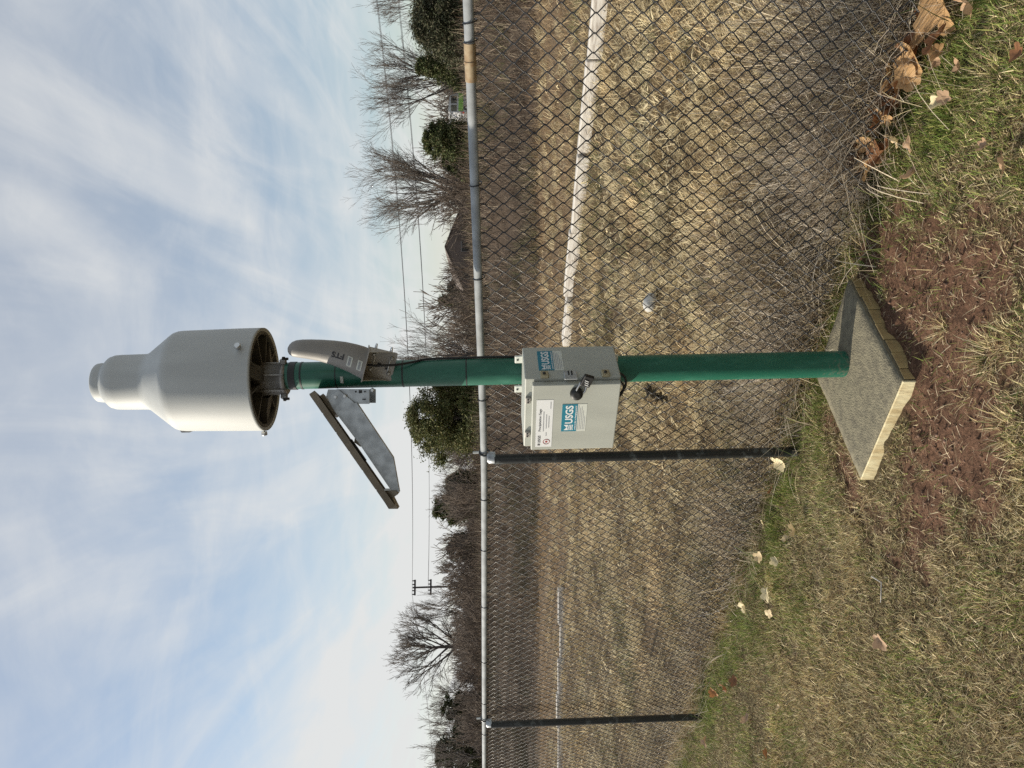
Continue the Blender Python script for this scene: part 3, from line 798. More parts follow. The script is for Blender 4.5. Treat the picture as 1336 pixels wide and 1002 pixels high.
eg(566, 985, 56, 60, 211, 'dark ivy covered evergreen at the far end of the fence', n=9000, leaf=0.14, tone=0.6, holes=0.9)
eg(572, 925, 60, 36, 212, 'dark evergreen under the leafless trees near the far end', n=6000, leaf=0.14, tone=0.6, holes=0.8)

# a leafless thicket along the skyline, too dense to tell its stems apart
def thicket():
    protos = []
    for sd in (401, 402, 403, 404):
        tr_, rr_, thick, thin = grow(3.0, 1.1, sd, first=0.1, nlimb=7, levels=3, single=False, twigw=0.03)
        P0 = np.array([list(p) for p in thick[0] + thin[0]]); P1 = np.array([list(p) for p in thick[1] + thin[1]])
        protos.append((P0, P1, np.array(thick[2] + thin[2]), np.array(thick[3] + thin[3])))
    A0 = []; A1 = []; B0 = []; B1 = []
    for i in range(330):
        P0, P1, R0, R1 = protos[i % 4]
        yy = rng.uniform(44, 84); xx = rng.uniform(-0.62, 0.60) * yy
        if abs(xx / yy - HOU_DIR) < 0.065 and yy < 80 and rng.random() < 0.93: continue
        if abs(xx / yy - VAN_DIR) < 0.026 and yy < 58: continue
        sc_ = rng.uniform(0.45, 1.25) * (0.75 + 0.6 * float(noise(xx * 0.12, yy * 0.12, 190)))
        a = rng.uniform(0, 6.28); ca, sa = math.cos(a) * sc_, math.sin(a) * sc_
        Rm = np.array([[ca, -sa, 0], [sa, ca, 0], [0, 0, sc_]])
        o_ = np.array([xx, yy, hz1(xx, yy) - 0.1])
        A0.append(P0 @ Rm.T + o_); A1.append(P1 @ Rm.T + o_); B0.append(np.clip(R0 * sc_, 0.014, 1)); B1.append(np.clip(R1 * sc_, 0.012, 1))
    return segs_mesh('thicket', np.concatenate(A0), np.concatenate(A1), np.concatenate(B0), np.concatenate(B1), 3)
tag(obj('thicket', thicket(), M['thicket']), 'brown leafless thicket massed along the skyline below the trees', 'thicket', kind='stuff')

# ------------------------------------------------------------------ house, van, utility pole
hx_, hy_ = place(580, 322, 80), 80.0
hzg = hz1(hx_, hy_) - 0.6
house = empty('brick_house', (hx_, hy_, hzg), math.radians(4))
apex = zed(581, 322, 80) - hzg
hw, eave, hl = 7.4, apex - 2.9, 12.0
wb = MB(); wb.prism([(-hw + .5, 0), (hw - .5, 0), (hw - .5, eave + 0.05), (0, apex - 0.03), (-hw + .5, eave + 0.05)], 0, hl, Matrix(((1, 0, 0, 0), (0, 0, 1, 0), (0, 1, 0, 0), (0, 0, 0, 1))))
wb.build('wall', M['brick'], house)
rf = MB()
for s in (-1, 1):
    a = Vector((0, 0, apex)); b = Vector((s * hw, 0, eave - 0.12))
    nrm = Vector((s * 2.9, 0, hw)).normalized() * 0.10
    vs = []
    for yy in (-0.12, hl + 0.4):
        for q in (a, b, b + nrm, a + nrm):
            vs.append(q + Vector((0, yy, 0)))
    rf.add(vs, [(0, 1, 2, 3), (7, 6, 5, 4), (0, 4, 5, 1), (1, 5, 6, 2), (2, 6, 7, 3), (3, 7, 4, 0)])
rfo = rf.build('roof', M['shingle'], house)
for wx in (-3, 0, 3):
    wf = MB().box((wx, -0.03, 1.55), (1.2, 0.1, 1.4), bev=0.02).build('window', M['trim'], house)
    for q in (-0.28, 0.28):
        MB().box((wx + q, -0.09, 1.55), (0.5, 0.03, 1.2)).build('pane', M['glass'], wf)
tag(house, 'brown gabled house roof showing under the broad spreading tree', 'house')

vx, vy = place(612, 145, 56), 56.0
van = empty('parked_van', (vx, vy, hz1(vx, vy)), math.radians(38))
MB().prism([(-1.5, 0.3), (1.5, 0.3), (1.55, 0.95), (1.15, 1.02), (0.75, 1.72), (-1.42, 1.78), (-1.55, 1.0)], -0.85, 0.85, Matrix(((1, 0, 0, 0), (0, 0, 1, 0), (0, 1, 0, 0), (0, 0, 0, 1)))).build('body', M['vanwhite'], van)
MB().box((-0.15, -0.865, 0.85), (2.4, 0.02, 0.36)).build('side_stripe', M['vangreen'], van)
MB().box((0.2, -0.87, 1.38), (1.0, 0.02, 0.42)).build('window', M['glass'], van)
MB().box((-0.95, -0.87, 1.38), (0.8, 0.02, 0.42)).build('window', M['glass'], van)
MB().box((-1.5, -0.80, 0.75), (0.06, 0.14, 0.3)).build('tail_lamp', M['vanred'], van)
for wx in (-0.95, 0.95):
    for wy in (-0.8, 0.8):
        wh = MB().lathe([(0.20, -0.1), (0.33, -0.09), (0.33, 0.09), (0.20, 0.1)], 20).build('wheel', M['black'], van)
        wh.location = (wx, wy, 0.33); wh.rotation_euler = (math.pi / 2, 0, 0)
        MB().lathe([(0.05, -0.105), (0.19, -0.102), (0.19, 0.102), (0.05, 0.105)], 16).build('rim', M['steel'], wh)
tag(van, 'white van with lime green side stripe half hidden behind the rail', 'van')

ux, uy = place(560, 766, 112), 112.0
uz = hz1(ux, uy)
up_t = zed(540, 763, 112) - uz
pole_u = empty('utility_pole', (ux, uy, uz), math.radians(22))
MB().tube([(0, 0, -0.3), (0, 0, up_t + 0.2)], [0.19, 0.13], 10).build('shaft', M['utility'], pole_u)
arm_z = [up_t - 0.15, up_t - 2.55]
for z in arm_z:
    a = MB().box((0, 0, z), (2.3, 0.2, 0.26)).build('crossarm', M['utility'], pole_u)
    for q in (-1.0, -0.45, 0.45, 1.0):
        MB().lathe([(0.07, 0.13), (0.11, 0.2), (0.07, 0.28), (0.10, 0.36), (0.03, 0.42)], 10, (q, 0, z)).build('insulator', M['utility'], a)
tag(pole_u, 'dark wooden utility pole with two crossarms on the skyline', 'utility pole')
rot = Matrix.Rotation(math.radians(22), 3, 'Z')
def wire(a, b, sag, label, rad=0.028):
    pts = []
    for i in range(41):
        t = i / 40; p = a.lerp(b, t); p.z -= sag * 4 * t * (1 - t); pts.append(p)
    o = MB().tube(pts, rad, 4, caps=False).build('power_line', M['wire'])
    tag(o, label, 'power line', 'power lines crossing the sky')
base_u = Vector((ux, uy, uz))
wl = ['uppermost power line crossing the sky, outer end of the top crossarm', 'power line from the inner end of the top crossarm', 'power line from the outer end of the lower crossarm', 'power line from the inner end of the lower crossarm']
k = 0
for z, drop in ((arm_z[0] + 0.42, 0.0), (arm_z[1] + 0.42, -2.4)):
    for q in (-1.0, 1.0):
        a = base_u + rot @ Vector((q, 0, z))
        b = Vector((46 + q, 82 - 0.5 * q, zed(488, 0, 82) + drop))
        wire(a, b, 1.4, wl[k]); k += 1
wire(base_u + Vector((0.2, -0.2, zed(597, 766, 112) - uz)), Vector((46, 82, zed(556, 0, 82))), 1.6, 'lowest single cable running in front of the treetops from the utility pole', 0.03)
wire(base_u + rot @ Vector((-1.0, 0, arm_z[0] + .42)), Vector((-90, 128, uz + up_t - 1.5)), 1.0, 'power line leaving the utility pole behind the leafless oak', 0.028)

# ------------------------------------------------------------------ timber edging in the field
def edging(A, B, n, hgt, wid, label, seed, gap=()):
    r = random.Random(seed)
    A = Vector(A); B = Vector(B); D = (B - A); L = D.length; D.normalize()
    ang = math.atan2(D.y, D.x)
    e = empty('timber_edging', (A.x, A.y, hz1(A.x, A.y)), ang)
    for i in range(n):
        l = L / n
        x = (i + 0.5) * l
        p = A + D * x
        dz = hz1(p.x, p.y) - e.location.z
        b = MB().box((0, 0, 0), (l * 0.985, wid * r.uniform(0.9, 1.1), hgt), bev=0.015).build('beam', M['timber'], e)
        b.location = (x, r.uniform(-0.025, 0.025), dz + hgt * 0.36 + r.uniform(-0.008, 0.008))
        b.rotation_euler = (r.uniform(-.03, .03), r.uniform(-.006, .006), r.uniform(-0.012, 0.012))
        if i in gap:
            b2 = MB().box((0, 0, 0), (l * 0.4, wid * 0.5, hgt * 1.1), bev=0.012).build('beam', M['timber'], e)
            b2.location = (x - 0.1, wid * 0.85, dz + hgt * 0.35); b2.rotation_euler = (0.1, 0, 0.02)
    tag(e, label, 'timber edging')
edging((6.2, 7.66, 0), (1.55, 13.07, 0), 5, 0.21, 0.13, 'long bleached timber edging crossing the field behind the gauge box', 5)
edging((1.55, 13.15, 0), (0.80, 14.05, 0), 1, 0.16, 0.26, 'short wide pale board at the end of the long timber edging', 6)
edging((-4.6, 16.45, 0), (-11.5, 17.95, 0), 8, 0.17, 0.14, 'distant grey timber edging behind the second black fence post', 7)

st = MB()
st.lathe([(0.02, -0.05), (0.08, -0.03), (0.10, 0.01), (0.085, 0.05), (0.045, 0.075), (0.01, 0.082)], 14)
st_o = st.build('stone', M['stone'])
p = on_z(856, 395, 0.04); st_o.location = (p.x, p.y, hz1(p.x, p.y) + 0.06); st_o.scale = (1.0, 0.8, 0.9); st_o.rotation_euler = (0.2, 0.3, 0.5)
tag(st_o, 'pale rounded stone lying in dead grass behind the mesh', 'stone')

# dried weed stalk leaning behind the mesh next to the mast
wd = empty('dry_weed_stalk', (-0.29, 4.25, hz1(-0.29, 4.25)))
pA = on_y(1000, 560, 4.25) ; pB = on_y(870, 522, 4.25); pC = on_y(846, 508, 4.25)
loc = Vector(wd.location)
foot = Vector((-0.29, 4.25, loc.z))
MB().tube([foot - loc, pA.lerp(foot, 0.5) - loc, pA - loc, pB - loc, pC - loc], [0.004, 0.004, 0.0035, 0.003, 0.002], 6).build('stem', M['bark'], wd)
hd_v = []
m_ = 90
P = np.array([list((pB.lerp(pC, q)) - loc) for q in rng.random(m_)]) + rng.normal(0, 0.012, (m_, 3))
v, f, c = strips(P, rng.uniform(0, 6.28, m_), rng.uniform(0.2, 1.2, m_), rng.uniform(1, 2.4, m_), rng.uniform(0.03, 0.075, m_), rng.uniform(0.012, 0.026, m_), pick([(0.09, 0.07, 0.045), (0.16, 0.13, 0.08), (0.06, 0.05, 0.035)], m_), 3)
obj('seed_head', tri_mesh('seed_head', v, f, c), M['straw'], wd)
tag(wd, 'dark dried weed with drooping seed head between mast and first post', 'weed')

# ------------------------------------------------------------------ fence
fence = empty('chain_link_fence', (FP0[0], FP0[1], hz1(*FP0)), math.atan2(FD[1], FD[0]))
fz = fence.location.z
def rail_z(s):                                   # top rail height above the empty
    return np.interp(s, [-2.11, 0.0, 2.87, 6], [1.636, 1.623, 1.68, 1.742]) - fz
S0, S1 = -2.45, 6.85
RR = 0.018
def rail_piece(a, b, r=RR, name='top_rail', m=None):
    k = max(2, int((b - a) / 0.4))
    return MB().tube([(a + (b - a) * i / k, 0, float(rail_z(a + (b - a) * i / k))) for i in range(k + 1)], r, 16).build(name, m or M['galvrail'], fence)
def s_of(px, py):                                # where a sight line meets the fence plane
    d = ray(px, py)
    n_ = Vector((FN[0], FN[1], 0)); p0 = Vector((FP0[0], FP0[1], 0))
    t = (p0 - EYE).dot(n_) / d.dot(n_); p = EYE + d * t
    return float(fence_s(p.x, p.y)), p.z
sl0, sl1 = s_of(613, 56)[0], s_of(613, 106)[0]
rail_piece(S0, sl1 - 0.03); rail_piece(sl1 - 0.03, S1)
rail_piece(sl0, sl1, 0.0205, 'rail_sleeve', M['rust'])
MB().tube([((sl0 + sl1) / 2 - 0.004, 0, float(rail_z(sl0))), ((sl0 + sl1) / 2 + 0.004, 0, float(rail_z(sl0)))], 0.0222, 16).build('sleeve_ridge', M['rust'], fence)
for s in (0.0, 2.87, 5.74):
    rz_ = float(rail_z(s))
    po = MB().lathe([(0.0255, -0.25), (0.0255, rz_ - 0.05)], 20, (s, 0.052, 0)).build('post', M['postblk'], fence)
    MB().lathe([(0.031, rz_ - 0.055), (0.031, rz_ - 0.022), (0.02, rz_ - 0.012)], 20, (s, 0.04, 0)).build('cap_sleeve', M['galv'], po)
    MB().tube([(s + 0.0, 0.026 * math.cos(q), rz_ + 0.026 * math.sin(q)) for q in np.linspace(0, 2 * math.pi, 20, endpoint=False)], 0.006, 6, closed=True).build('rail_loop', M['postblk'], po)
    MB().box((s, 0.0, rz_ + 0.04), (0.008, 0.01, 0.04)).build('loop_tab', M['galv'], po)
DW, DH = 0.063, 0.079                            # diamond width and height
top_gap = 0.03
nd = 19
pts = []
for j in range(nd * 2 + 1):
    xk = (DW / 4 + 0.0022) * (1 if j % 2 else -1)
    pts += [(xk * 0.86, -0.0035, -j * DH / 2 + DH * 0.045), (xk, 0.0, -j * DH / 2), (xk * 0.86, 0.0035, -j * DH / 2 - DH * 0.045)]
pts = [(pts[0][0] - 0.004, 0.003, 0.016)] + pts[1:]
wme = MB().tube(pts, 0.0023, 4, caps=False).build('wire', M['vinyl'], fence)
wire_mesh = wme.data
bpy.data.objects.remove(wme)
nw = int((S1 - S0) / (DW / 2))
for i in range(nw):
    s = S0 + (i + 0.5) * DW / 2
    o = bpy.data.objects.new('wire', wire_mesh); col.objects.link(o); o.parent = fence
    rz_ = float(rail_z(s)) - top_gap
    o.location = (s + 0.0012 * math.sin(s * 9.0), 0.006 * math.sin(s * 1.7) + 0.003 * math.sin(s * 6.1), rz_ - 0.004 * abs(math.sin(s * 1.9)))
    if i % 2:
        o.scale = (-1, 1, 1)
for (px, py) in ((612, 28), (612, 53), (617, 240), (619, 362), (624, 650), (627, 716), (629, 790), (630, 862), (631, 916), (633, 956), (622, 520)):
    s = s_of(px, py)[0]; rz_ = float(rail_z(s))
    MB().tube([(s + 0.006 * math.sin(q), 0.0205 * math.cos(q), rz_ - 0.004 + 0.024 * math.sin(q)) for q in np.linspace(0, 2 * math.pi, 16, endpoint=False)], 0.0025, 5, closed=True).build('wire_tie', M['vinyl'], fence)
tag(fence, 'black chain link fence with galvanised top rail behind the gauge mast', 'fence')

# ------------------------------------------------------------------ slab
PX, PY = 0.055, 3.135
slab = empty('concrete_slab', (SC[0], SC[1], 0))
import bmesh
def slab_mesh():
    bm = bmesh.new()
    n = 14
    L_, F_, R_, B_ = [Vector((p[0] - SC[0], p[1] - SC[1], 0)) for p in SLAB]
    grid = []
    for i in range(n + 1):
        row = []
        for j in range(n + 1):
            a = L_.lerp(F_, i / n); b = B_.lerp(R_, i / n); p = a.lerp(b, j / n)
            e = min(i, j, n - i, n - j)
            z = 0.060 + random.uniform(-.0015, .0015) - (0.004 if e == 0 else 0)
            row.append(bm.verts.new((p.x, p.y, z)))
        grid.append(row)
    for i in range(n):
        for j in range(n):
            bm.faces.new((grid[i][j], grid[i + 1][j], grid[i + 1][j + 1], grid[i][j + 1])).smooth = True
    per = [grid[i][0] for i in range(n)] + [grid[n][j] for j in range(n)] + [grid[i][n] for i in range(n, 0, -1)] + [grid[0][j] for j in range(n, 0, -1)]
    low = [bm.verts.new((q.co.x, q.co.y, -0.12)) for q in per]
    for i in range(len(per)):
        j = (i + 1) % len(per)
        bm.faces.new((per[j], per[i], low[i], low[j]))
    me = bpy.data.meshes.new('slab_body'); bm.to_mesh(me); bm.free()
    return me
obj('slab_body', slab_mesh(), M['concrete'], slab)
def board(a, b, name, th=0.03, top=0.052, low=-0.1):
    a = Vector((a[0], a[1], 0)); b = Vector((b[0], b[1], 0)); d = (b - a); l = d.length; d.normalize()
    o = MB().box((0, 0, 0), (l, th, top - low), bev=0.002).build(name, M['pine'], slab)
    nrm = Vector((d.y, -d.x, 0))
    c_ = (a + b) / 2 + nrm * (th / 2 + 0.002) - Vector((SC[0], SC[1], 0))
    o.location = (c_.x, c_.y, (top + low) / 2); o.rotation_euler = (0, 0, math.atan2(d.y, d.x))
    return o
board(SLAB[0], SLAB[1], 'form_board', 0.008, 0.057)
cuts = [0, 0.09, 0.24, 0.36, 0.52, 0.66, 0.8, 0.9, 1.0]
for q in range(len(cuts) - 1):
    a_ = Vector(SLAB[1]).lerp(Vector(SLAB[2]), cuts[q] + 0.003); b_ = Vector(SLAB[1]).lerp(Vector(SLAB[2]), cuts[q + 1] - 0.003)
    board(a_, b_, 'form_board', 0.005 + 0.002 * (q % 2), 0.050 - 0.003 * (q % 3)).data.materials[0] = M['shadepine']  # right-front boards take the pine copy darkened for shade
tag(slab, 'square concrete slab with pine form boards at the foot of the mast', 'slab')

# ------------------------------------------------------------------ mast
mast = empty('green_mast', (PX, PY, 0.055))
PT = 2.45
MB().lathe([(0.057, 0), (0.057, PT - 0.055)], 40).build('shaft', M['green'], mast)
for z, h, r in ((2.415, 0.028, 0.0595), (2.378, 0.007, 0.0585), (2.233, 0.004, 0.0578), (1.955, 0.006, 0.0583), (1.688, 0.005, 0.0583)):
    MB().lathe([(r, z - h / 2 - .055), (r, z + h / 2 - .055)], 32).build('black_band', M['black'], mast)
MB().box((-0.022, -0.0535, 2.205 - .055), (0.028, 0.004, 0.012), Matrix.Rotation(math.radians(-22), 3, 'Z')).build('tape_label', M['paleprint'], mast)
tag(mast, 'dark green steel mast standing in the concrete slab', 'mast')

# ------------------------------------------------------------------ rain gauge
GZ = 2.43
g = empty('rain_gauge', (PX - 0.012, PY, GZ))
Z0 = 2.533 - GZ
prof = [(0.200, Z0 + 0.006), (0.2165, Z0), (0.2165, Z0 + 0.012), (0.2155, Z0 + 0.10), (0.2105, 2.86 - GZ), (0.209, 2.877 - GZ), (0.205, 2.890 - GZ), (0.198, 2.900 - GZ), (0.132, 2.986 - GZ), (0.122, 2.999 - GZ),
        (0.1165, 3.018 - GZ), (0.1150, 3.12 - GZ), (0.1135, 3.145 - GZ), (0.108, 3.163 - GZ), (0.098, 3.174 - GZ), (0.088, 3.181 - GZ), (0.0835, 3.188 - GZ)]
MB().lathe(prof, 72, caps=(False, False)).build('housing', M['gauge'], g)
MB().lathe([(0.0825, 3.18 - GZ), (0.0825, 3.207 - GZ), (0.080, 3.222 - GZ), (0.0765, 3.226 - GZ), (0.074, 3.220 - GZ), (0.072, 3.12 - GZ)], 56, caps=(False, True)).build('inlet_ring', M['gauge'], g)
bp_ = MB()
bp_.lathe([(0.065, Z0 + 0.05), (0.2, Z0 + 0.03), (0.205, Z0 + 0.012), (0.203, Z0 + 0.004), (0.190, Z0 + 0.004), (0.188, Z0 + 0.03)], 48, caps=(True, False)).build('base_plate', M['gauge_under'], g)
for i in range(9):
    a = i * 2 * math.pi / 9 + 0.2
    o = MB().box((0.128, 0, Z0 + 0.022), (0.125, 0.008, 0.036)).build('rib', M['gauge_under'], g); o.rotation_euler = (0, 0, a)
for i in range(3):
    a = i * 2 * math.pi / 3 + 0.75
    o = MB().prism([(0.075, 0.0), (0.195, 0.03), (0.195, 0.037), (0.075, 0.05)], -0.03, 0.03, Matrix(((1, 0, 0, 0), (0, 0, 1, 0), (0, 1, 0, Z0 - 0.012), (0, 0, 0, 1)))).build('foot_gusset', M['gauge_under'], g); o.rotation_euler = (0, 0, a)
mc = MB().lathe([(0.064, 0.012), (0.069, 0.016), (0.069, 0.03), (0.066, 0.034), (0.070, Z0 + 0.03)], 40).build('mount_collar', M['cast'], g)
for a in (-2.3, -1.35, -0.4, 0.8, 2.2):
    o = MB().box((0.069, 0, 0.062), (0.012, 0.007, 0.10), bev=0.002).build('collar_rib', M['cast'], mc); o.rotation_euler = (0, 0, a)
for a in (-2.85, -0.35, 1.4):
    o = MB().box((0.076, 0, 0.022), (0.022, 0.024, 0.026), bev=0.004).build('clamp_lug', M['cast'], mc); o.rotation_euler = (0, 0, a)
    o = MB().lathe([(0.006, -0.012), (0.006, 0.002), (0.01, 0.002), (0.01, 0.012)], 8, (0.088, 0, 0.012)).build('clamp_bolt', M['black'], mc); o.rotation_euler = (0, 0, a)
for a, z in ((-0.98, Z0 + 0.05), (2.95, Z0 + 0.025)):
    o = MB().lathe([(0.005, -0.004), (0.005, 0.012), (0.012, 0.012), (0.013, 0.026), (0.011, 0.028)], 12).build('thumb_screw', M['steel'], g)
    o.location = (0.215 * math.cos(a), 0.215 * math.sin(a), z); o.rotation_euler = (0, math.pi / 2, a)
o = MB().prism([(-0.028, 0), (0.028, 0), (0.022, 0.009), (-0.012, 0.009)], -0.016, 0.016, Matrix(((0, 1, 0, 0), (0, 0, 1, 0), (1, 0, 0, 0), (0, 0, 0, 1)))).build('level_latch', M['cast'], g)
o.location = (0.2075 * math.cos(3.05), 0.2075 * math.sin(3.05), 2.868 - GZ); o.rotation_euler = (0, 0, 3.05)
tag(g, 'off-white bottle shaped rain gauge on top of the mast', 'rain gauge')

# ------------------------------------------------------------------ text helper
def text_mesh(s, size, extrude=0.0003, bold=0.0, xs=1.0):
    cu = bpy.data.curves.new('lettering', 'FONT'); cu.body = s; cu.size = size; cu.extrude = extrude; cu.offset = bold
    cu.align_x = 'LEFT'; cu.align_y = 'BOTTOM_BASELINE'; cu.resolution_u = 3
    o = bpy.data.objects.new('lettering', cu); col.objects.link(o)
    dg = bpy.context.evaluated_depsgraph_get(); dg.update()
    me = bpy.data.meshes.new_from_object(o.evaluated_get(dg))
    bpy.data.objects.remove(o); bpy.data.curves.remove(cu)
    if xs != 1.0:
        for q in me.vertices: q.co.x *= xs
    return me
def lettering(s, x, y, z, size, m, parent, bold=0.0, xs=1.0, fit=None):
    me = text_mesh(s, size, 0.0002, bold, xs)
    if fit:
        w = max(q.co.x for q in me.vertices) - min(q.co.x for q in me.vertices)
        for q in me.vertices: q.co.x *= fit / w
    o = obj('lettering', me, m, parent); o.location = (x, y, z)
    return o

# ------------------------------------------------------------------ antenna
# local frame: z along the dome, x to the upright right, y away from the viewer
ant = empty('satellite_antenna', on_y(476, 474, PY - 0.135))
tipw = on_y(376, 451, PY - 0.20)
axis_v = (tipw - Vector(ant.location)); alen = axis_v.length
zq = axis_v.normalized(); yq = Vector((0.22, 1, 0)); yq = (yq - zq * yq.dot(zq)).normalized(); xq = yq.cross(zq)
ant.rotation_euler = Matrix((xq, yq, zq)).transposed().to_euler()
vs = []; fs = []
n = 36
K = [(0.0, .064), (.06, .063), (.16, .0595), (.3, .0545), (.45, .0485), (.6, .0435), (.74, .0400), (.85, .0370), (.92, .0330), (.965, .0250), (.99, .014), (1.0, .002)]
def bow(t): return 0.016 * math.sin(math.pi * min(1.0, max(0.0, t)) ** 0.9) - 0.010 * t * t
for t, r in K:
    for i in range(n):
        a = 2 * math.pi * i / n
        vs.append((r * math.cos(a) + bow(t), 0.85 * r * math.sin(a), t * alen))
for j in range(len(K) - 1):
    for i in range(n):
        k = (i + 1) % n
        fs.append((j * n + i, j * n + k, (j + 1) * n + k, (j + 1) * n + i))
MB().add(vs, fs, True).build('dome', M['antenna'], ant)
Mx = Matrix.Identity(3)
bk = MB().prism([(-0.066, -0.055), (0.066, -0.055), (0.066, 0.06), (-0.066, 0.06)], -0.004, 0.0).build('dome_flange', M['sheet'], ant)
pp = MB()
pp.box((0.0, 0.05, -0.062), (0.118, 0.004, 0.124)).build('back_plate', M['sheet'], ant)
for s in (-1, 1):
    MB().prism([(0.055, -0.004), (-0.055, -0.004), (0.03, -0.085), (0.05, -0.12), (0.055, -0.12)], -0.0015, 0.0015, Matrix(((0, 0, 1, s * 0.0595), (1, 0, 0, 0), (0, 1, 0, 0), (0, 0, 0, 1)))).build('side_gusset', M['sheet'], ant)
for (x_, z_) in ((-0.03, -0.03), (0.035, -0.03), (-0.03, -0.105), (0.035, -0.105)):
    o = MB().lathe([(0.009, 0), (0.009, 0.004), (0.004, 0.005), (0.004, 0.012)], 6).build('bolt', M['steel'], ant); o.location = (x_, 0.047, z_); o.rotation_euler = (math.pi / 2, 0, 0)
for (x_, z_) in ((0.0, -0.06), (-0.012, -0.095)):
    o = MB().box((0, 0, 0), (0.009, 0.002, 0.016)).build('slot', M['black'], ant); o.location = (x_, 0.0475, z_)
for z_ in (-0.035, -0.1):
    MB().tube([(0.066 * math.cos(q), 0.110 + 0.064 * math.sin(q), z_) for q in np.linspace(0, 2 * math.pi, 24, endpoint=False)], 0.004, 6, closed=True).build('u_clamp', M['steel'], ant)
# print on the dome: wrapped flat patches facing the viewer
def dome_y(x, t):
    r = np.interp(t, [q[0] for q in K], [q[1] for q in K])
    return -0.85 * math.sqrt(max(r * r - x * x, 1e-6))
def wrap(me, t_off):
    for q in me.vertices:
        d = q.co.z
        q.co = Vector((q.co.x + bow(q.co.z / alen), dome_y(q.co.x, max(0.0, q.co.z / alen)) - 0.0012, q.co.z))
    return me
tm = text_mesh('FTS', 0.033, 0.0, 0.0009)
bmt = bmesh.new(); bmt.from_mesh(tm); bmesh.ops.triangulate(bmt, faces=bmt.faces[:]); bmesh.ops.subdivide_edges(bmt, edges=bmt.edges[:], cuts=2); bmt.to_mesh(tm); bmt.free()
for q in tm.vertices:                            # reads upwards along the dome
    x_, y_ = q.co.x, q.co.y
    q.co = Vector((-y_ * 0.95 + 0.013, 0, x_ + alen * 0.28))
obj('lettering', wrap(tm, 0), M['print'], ant)
def patch(x0, x1, z0, z1, m, name, off=0.0):
    vs = []; fs = []
    for i in range(9):
        for z_ in (z0, z1):
            x_ = x0 + (x1 - x0) * i / 8
            vs.append((x_ + bow(z_ / alen), dome_y(x_, z_ / alen) - 0.0011 - off, z_))
    for i in range(8): fs.append((2 * i, 2 * i + 2, 2 * i + 3, 2 * i + 1))
    return MB().add(vs, fs).build(name, m, ant)
for z0, z1 in ((0.052, 0.072), (0.012, 0.031)):
    patch(-0.028, 0.014, z0, z1, M['paleprint'], 'rating_sticker')
    patch(-0.024, 0.010, z0 + 0.006, z1 - 0.005, M['grey'], 'printed_lines', 0.0008)
tag(ant, 'grey bullet shaped antenna on a folded bracket in front of the mast', 'antenna')

# ------------------------------------------------------------------ solar panel
top_c = on_y(411, 516, PY - 0.02); low_c = on_y(511, 659, PY - 0.02)
xv = (low_c - top_c); plen = xv.length; xv.normalize()                 # down the slope
nv = Vector((-0.589, -0.165, 0.808)); nv = (nv - xv * nv.dot(xv)).normalized()
yv = nv.cross(xv)
sp = empty('solar_panel', top_c)
sp.rotation_euler = Matrix((xv, yv, nv)).transposed().to_euler()
pw = 0.30
MB().box((plen / 2, 0, 0.004), (plen - 0.01, pw - 0.01, 0.012)).build('backsheet', M['panel_back'], sp)
for i in range(6):
    for j in range(3):
        MB().box((plen * (i + 0.5) / 6, (j - 1) * (pw - 0.02) / 3, 0.0112), (plen / 6 - 0.006, (pw - 0.02) / 3 - 0.004, 0.002)).build('cell', M['panel_cell'], sp)
for s in (-1, 1):
    MB().box((plen / 2, s * (pw / 2 - 0.006), -0.002), (plen, 0.012, 0.025)).build('frame_rail', M['alu'], sp)
    MB().box((plen / 2 + s * (plen / 2 - 0.006), 0, -0.0025), (0.012, pw - 0.026, 0.024)).build('frame_rail', M['alu'], sp)
MB().box((plen * 0.52, 0.03, -0.012), (0.11, 0.09, 0.02), bev=0.003).build('junction_box', M['black'], sp)
MB().box((0.07, -0.02, -0.026), (0.10, 0.18, 0.016)).build('top_bracket', M['alu'], sp)
sp_inv = Matrix((xv, yv, nv))
def to_sp(p): return sp_inv @ (Vector(p) - top_c)
# single folded sheet arm carrying the panel
def sheet(pix, yy, th, name, m=None):
    A_ = [to_sp(on_y(px, py, yy)) for px, py in pix]; B_ = [to_sp(on_y(px, py, yy) + Vector((0, th, 0))) for px, py in pix]
    q = len(pix)
    return MB().add(A_ + B_, [tuple(range(q)), tuple(range(2 * q - 1, q - 1, -1))] + [(i, (i + 1) % q, q + (i + 1) % q, q + i) for i in range(q)]).build(name, m or M['galv'], sp)
sheet([(427, 518.6), (442, 509), (463, 526), (511, 597.7), (519, 641.8), (513, 644), (468, 578), (436, 536)], PY - 0.122, 0.003, 'side_arm')
sheet([(463, 526), (465, 525.2), (513, 597), (521, 642), (519, 642), (511, 597.7)], PY - 0.122, 0.03, 'arm_flange')
sheet([(463, 570), (468, 578), (470, 583), (462, 577)], PY - 0.11, 0.03, 'centre_clip', M['alu'])
sheet([(496, 646), (500, 640), (517, 640), (519, 645), (512, 650), (519, 664), (507, 664)], PY - 0.13, 0.06, 'low_clip', M['alu'])
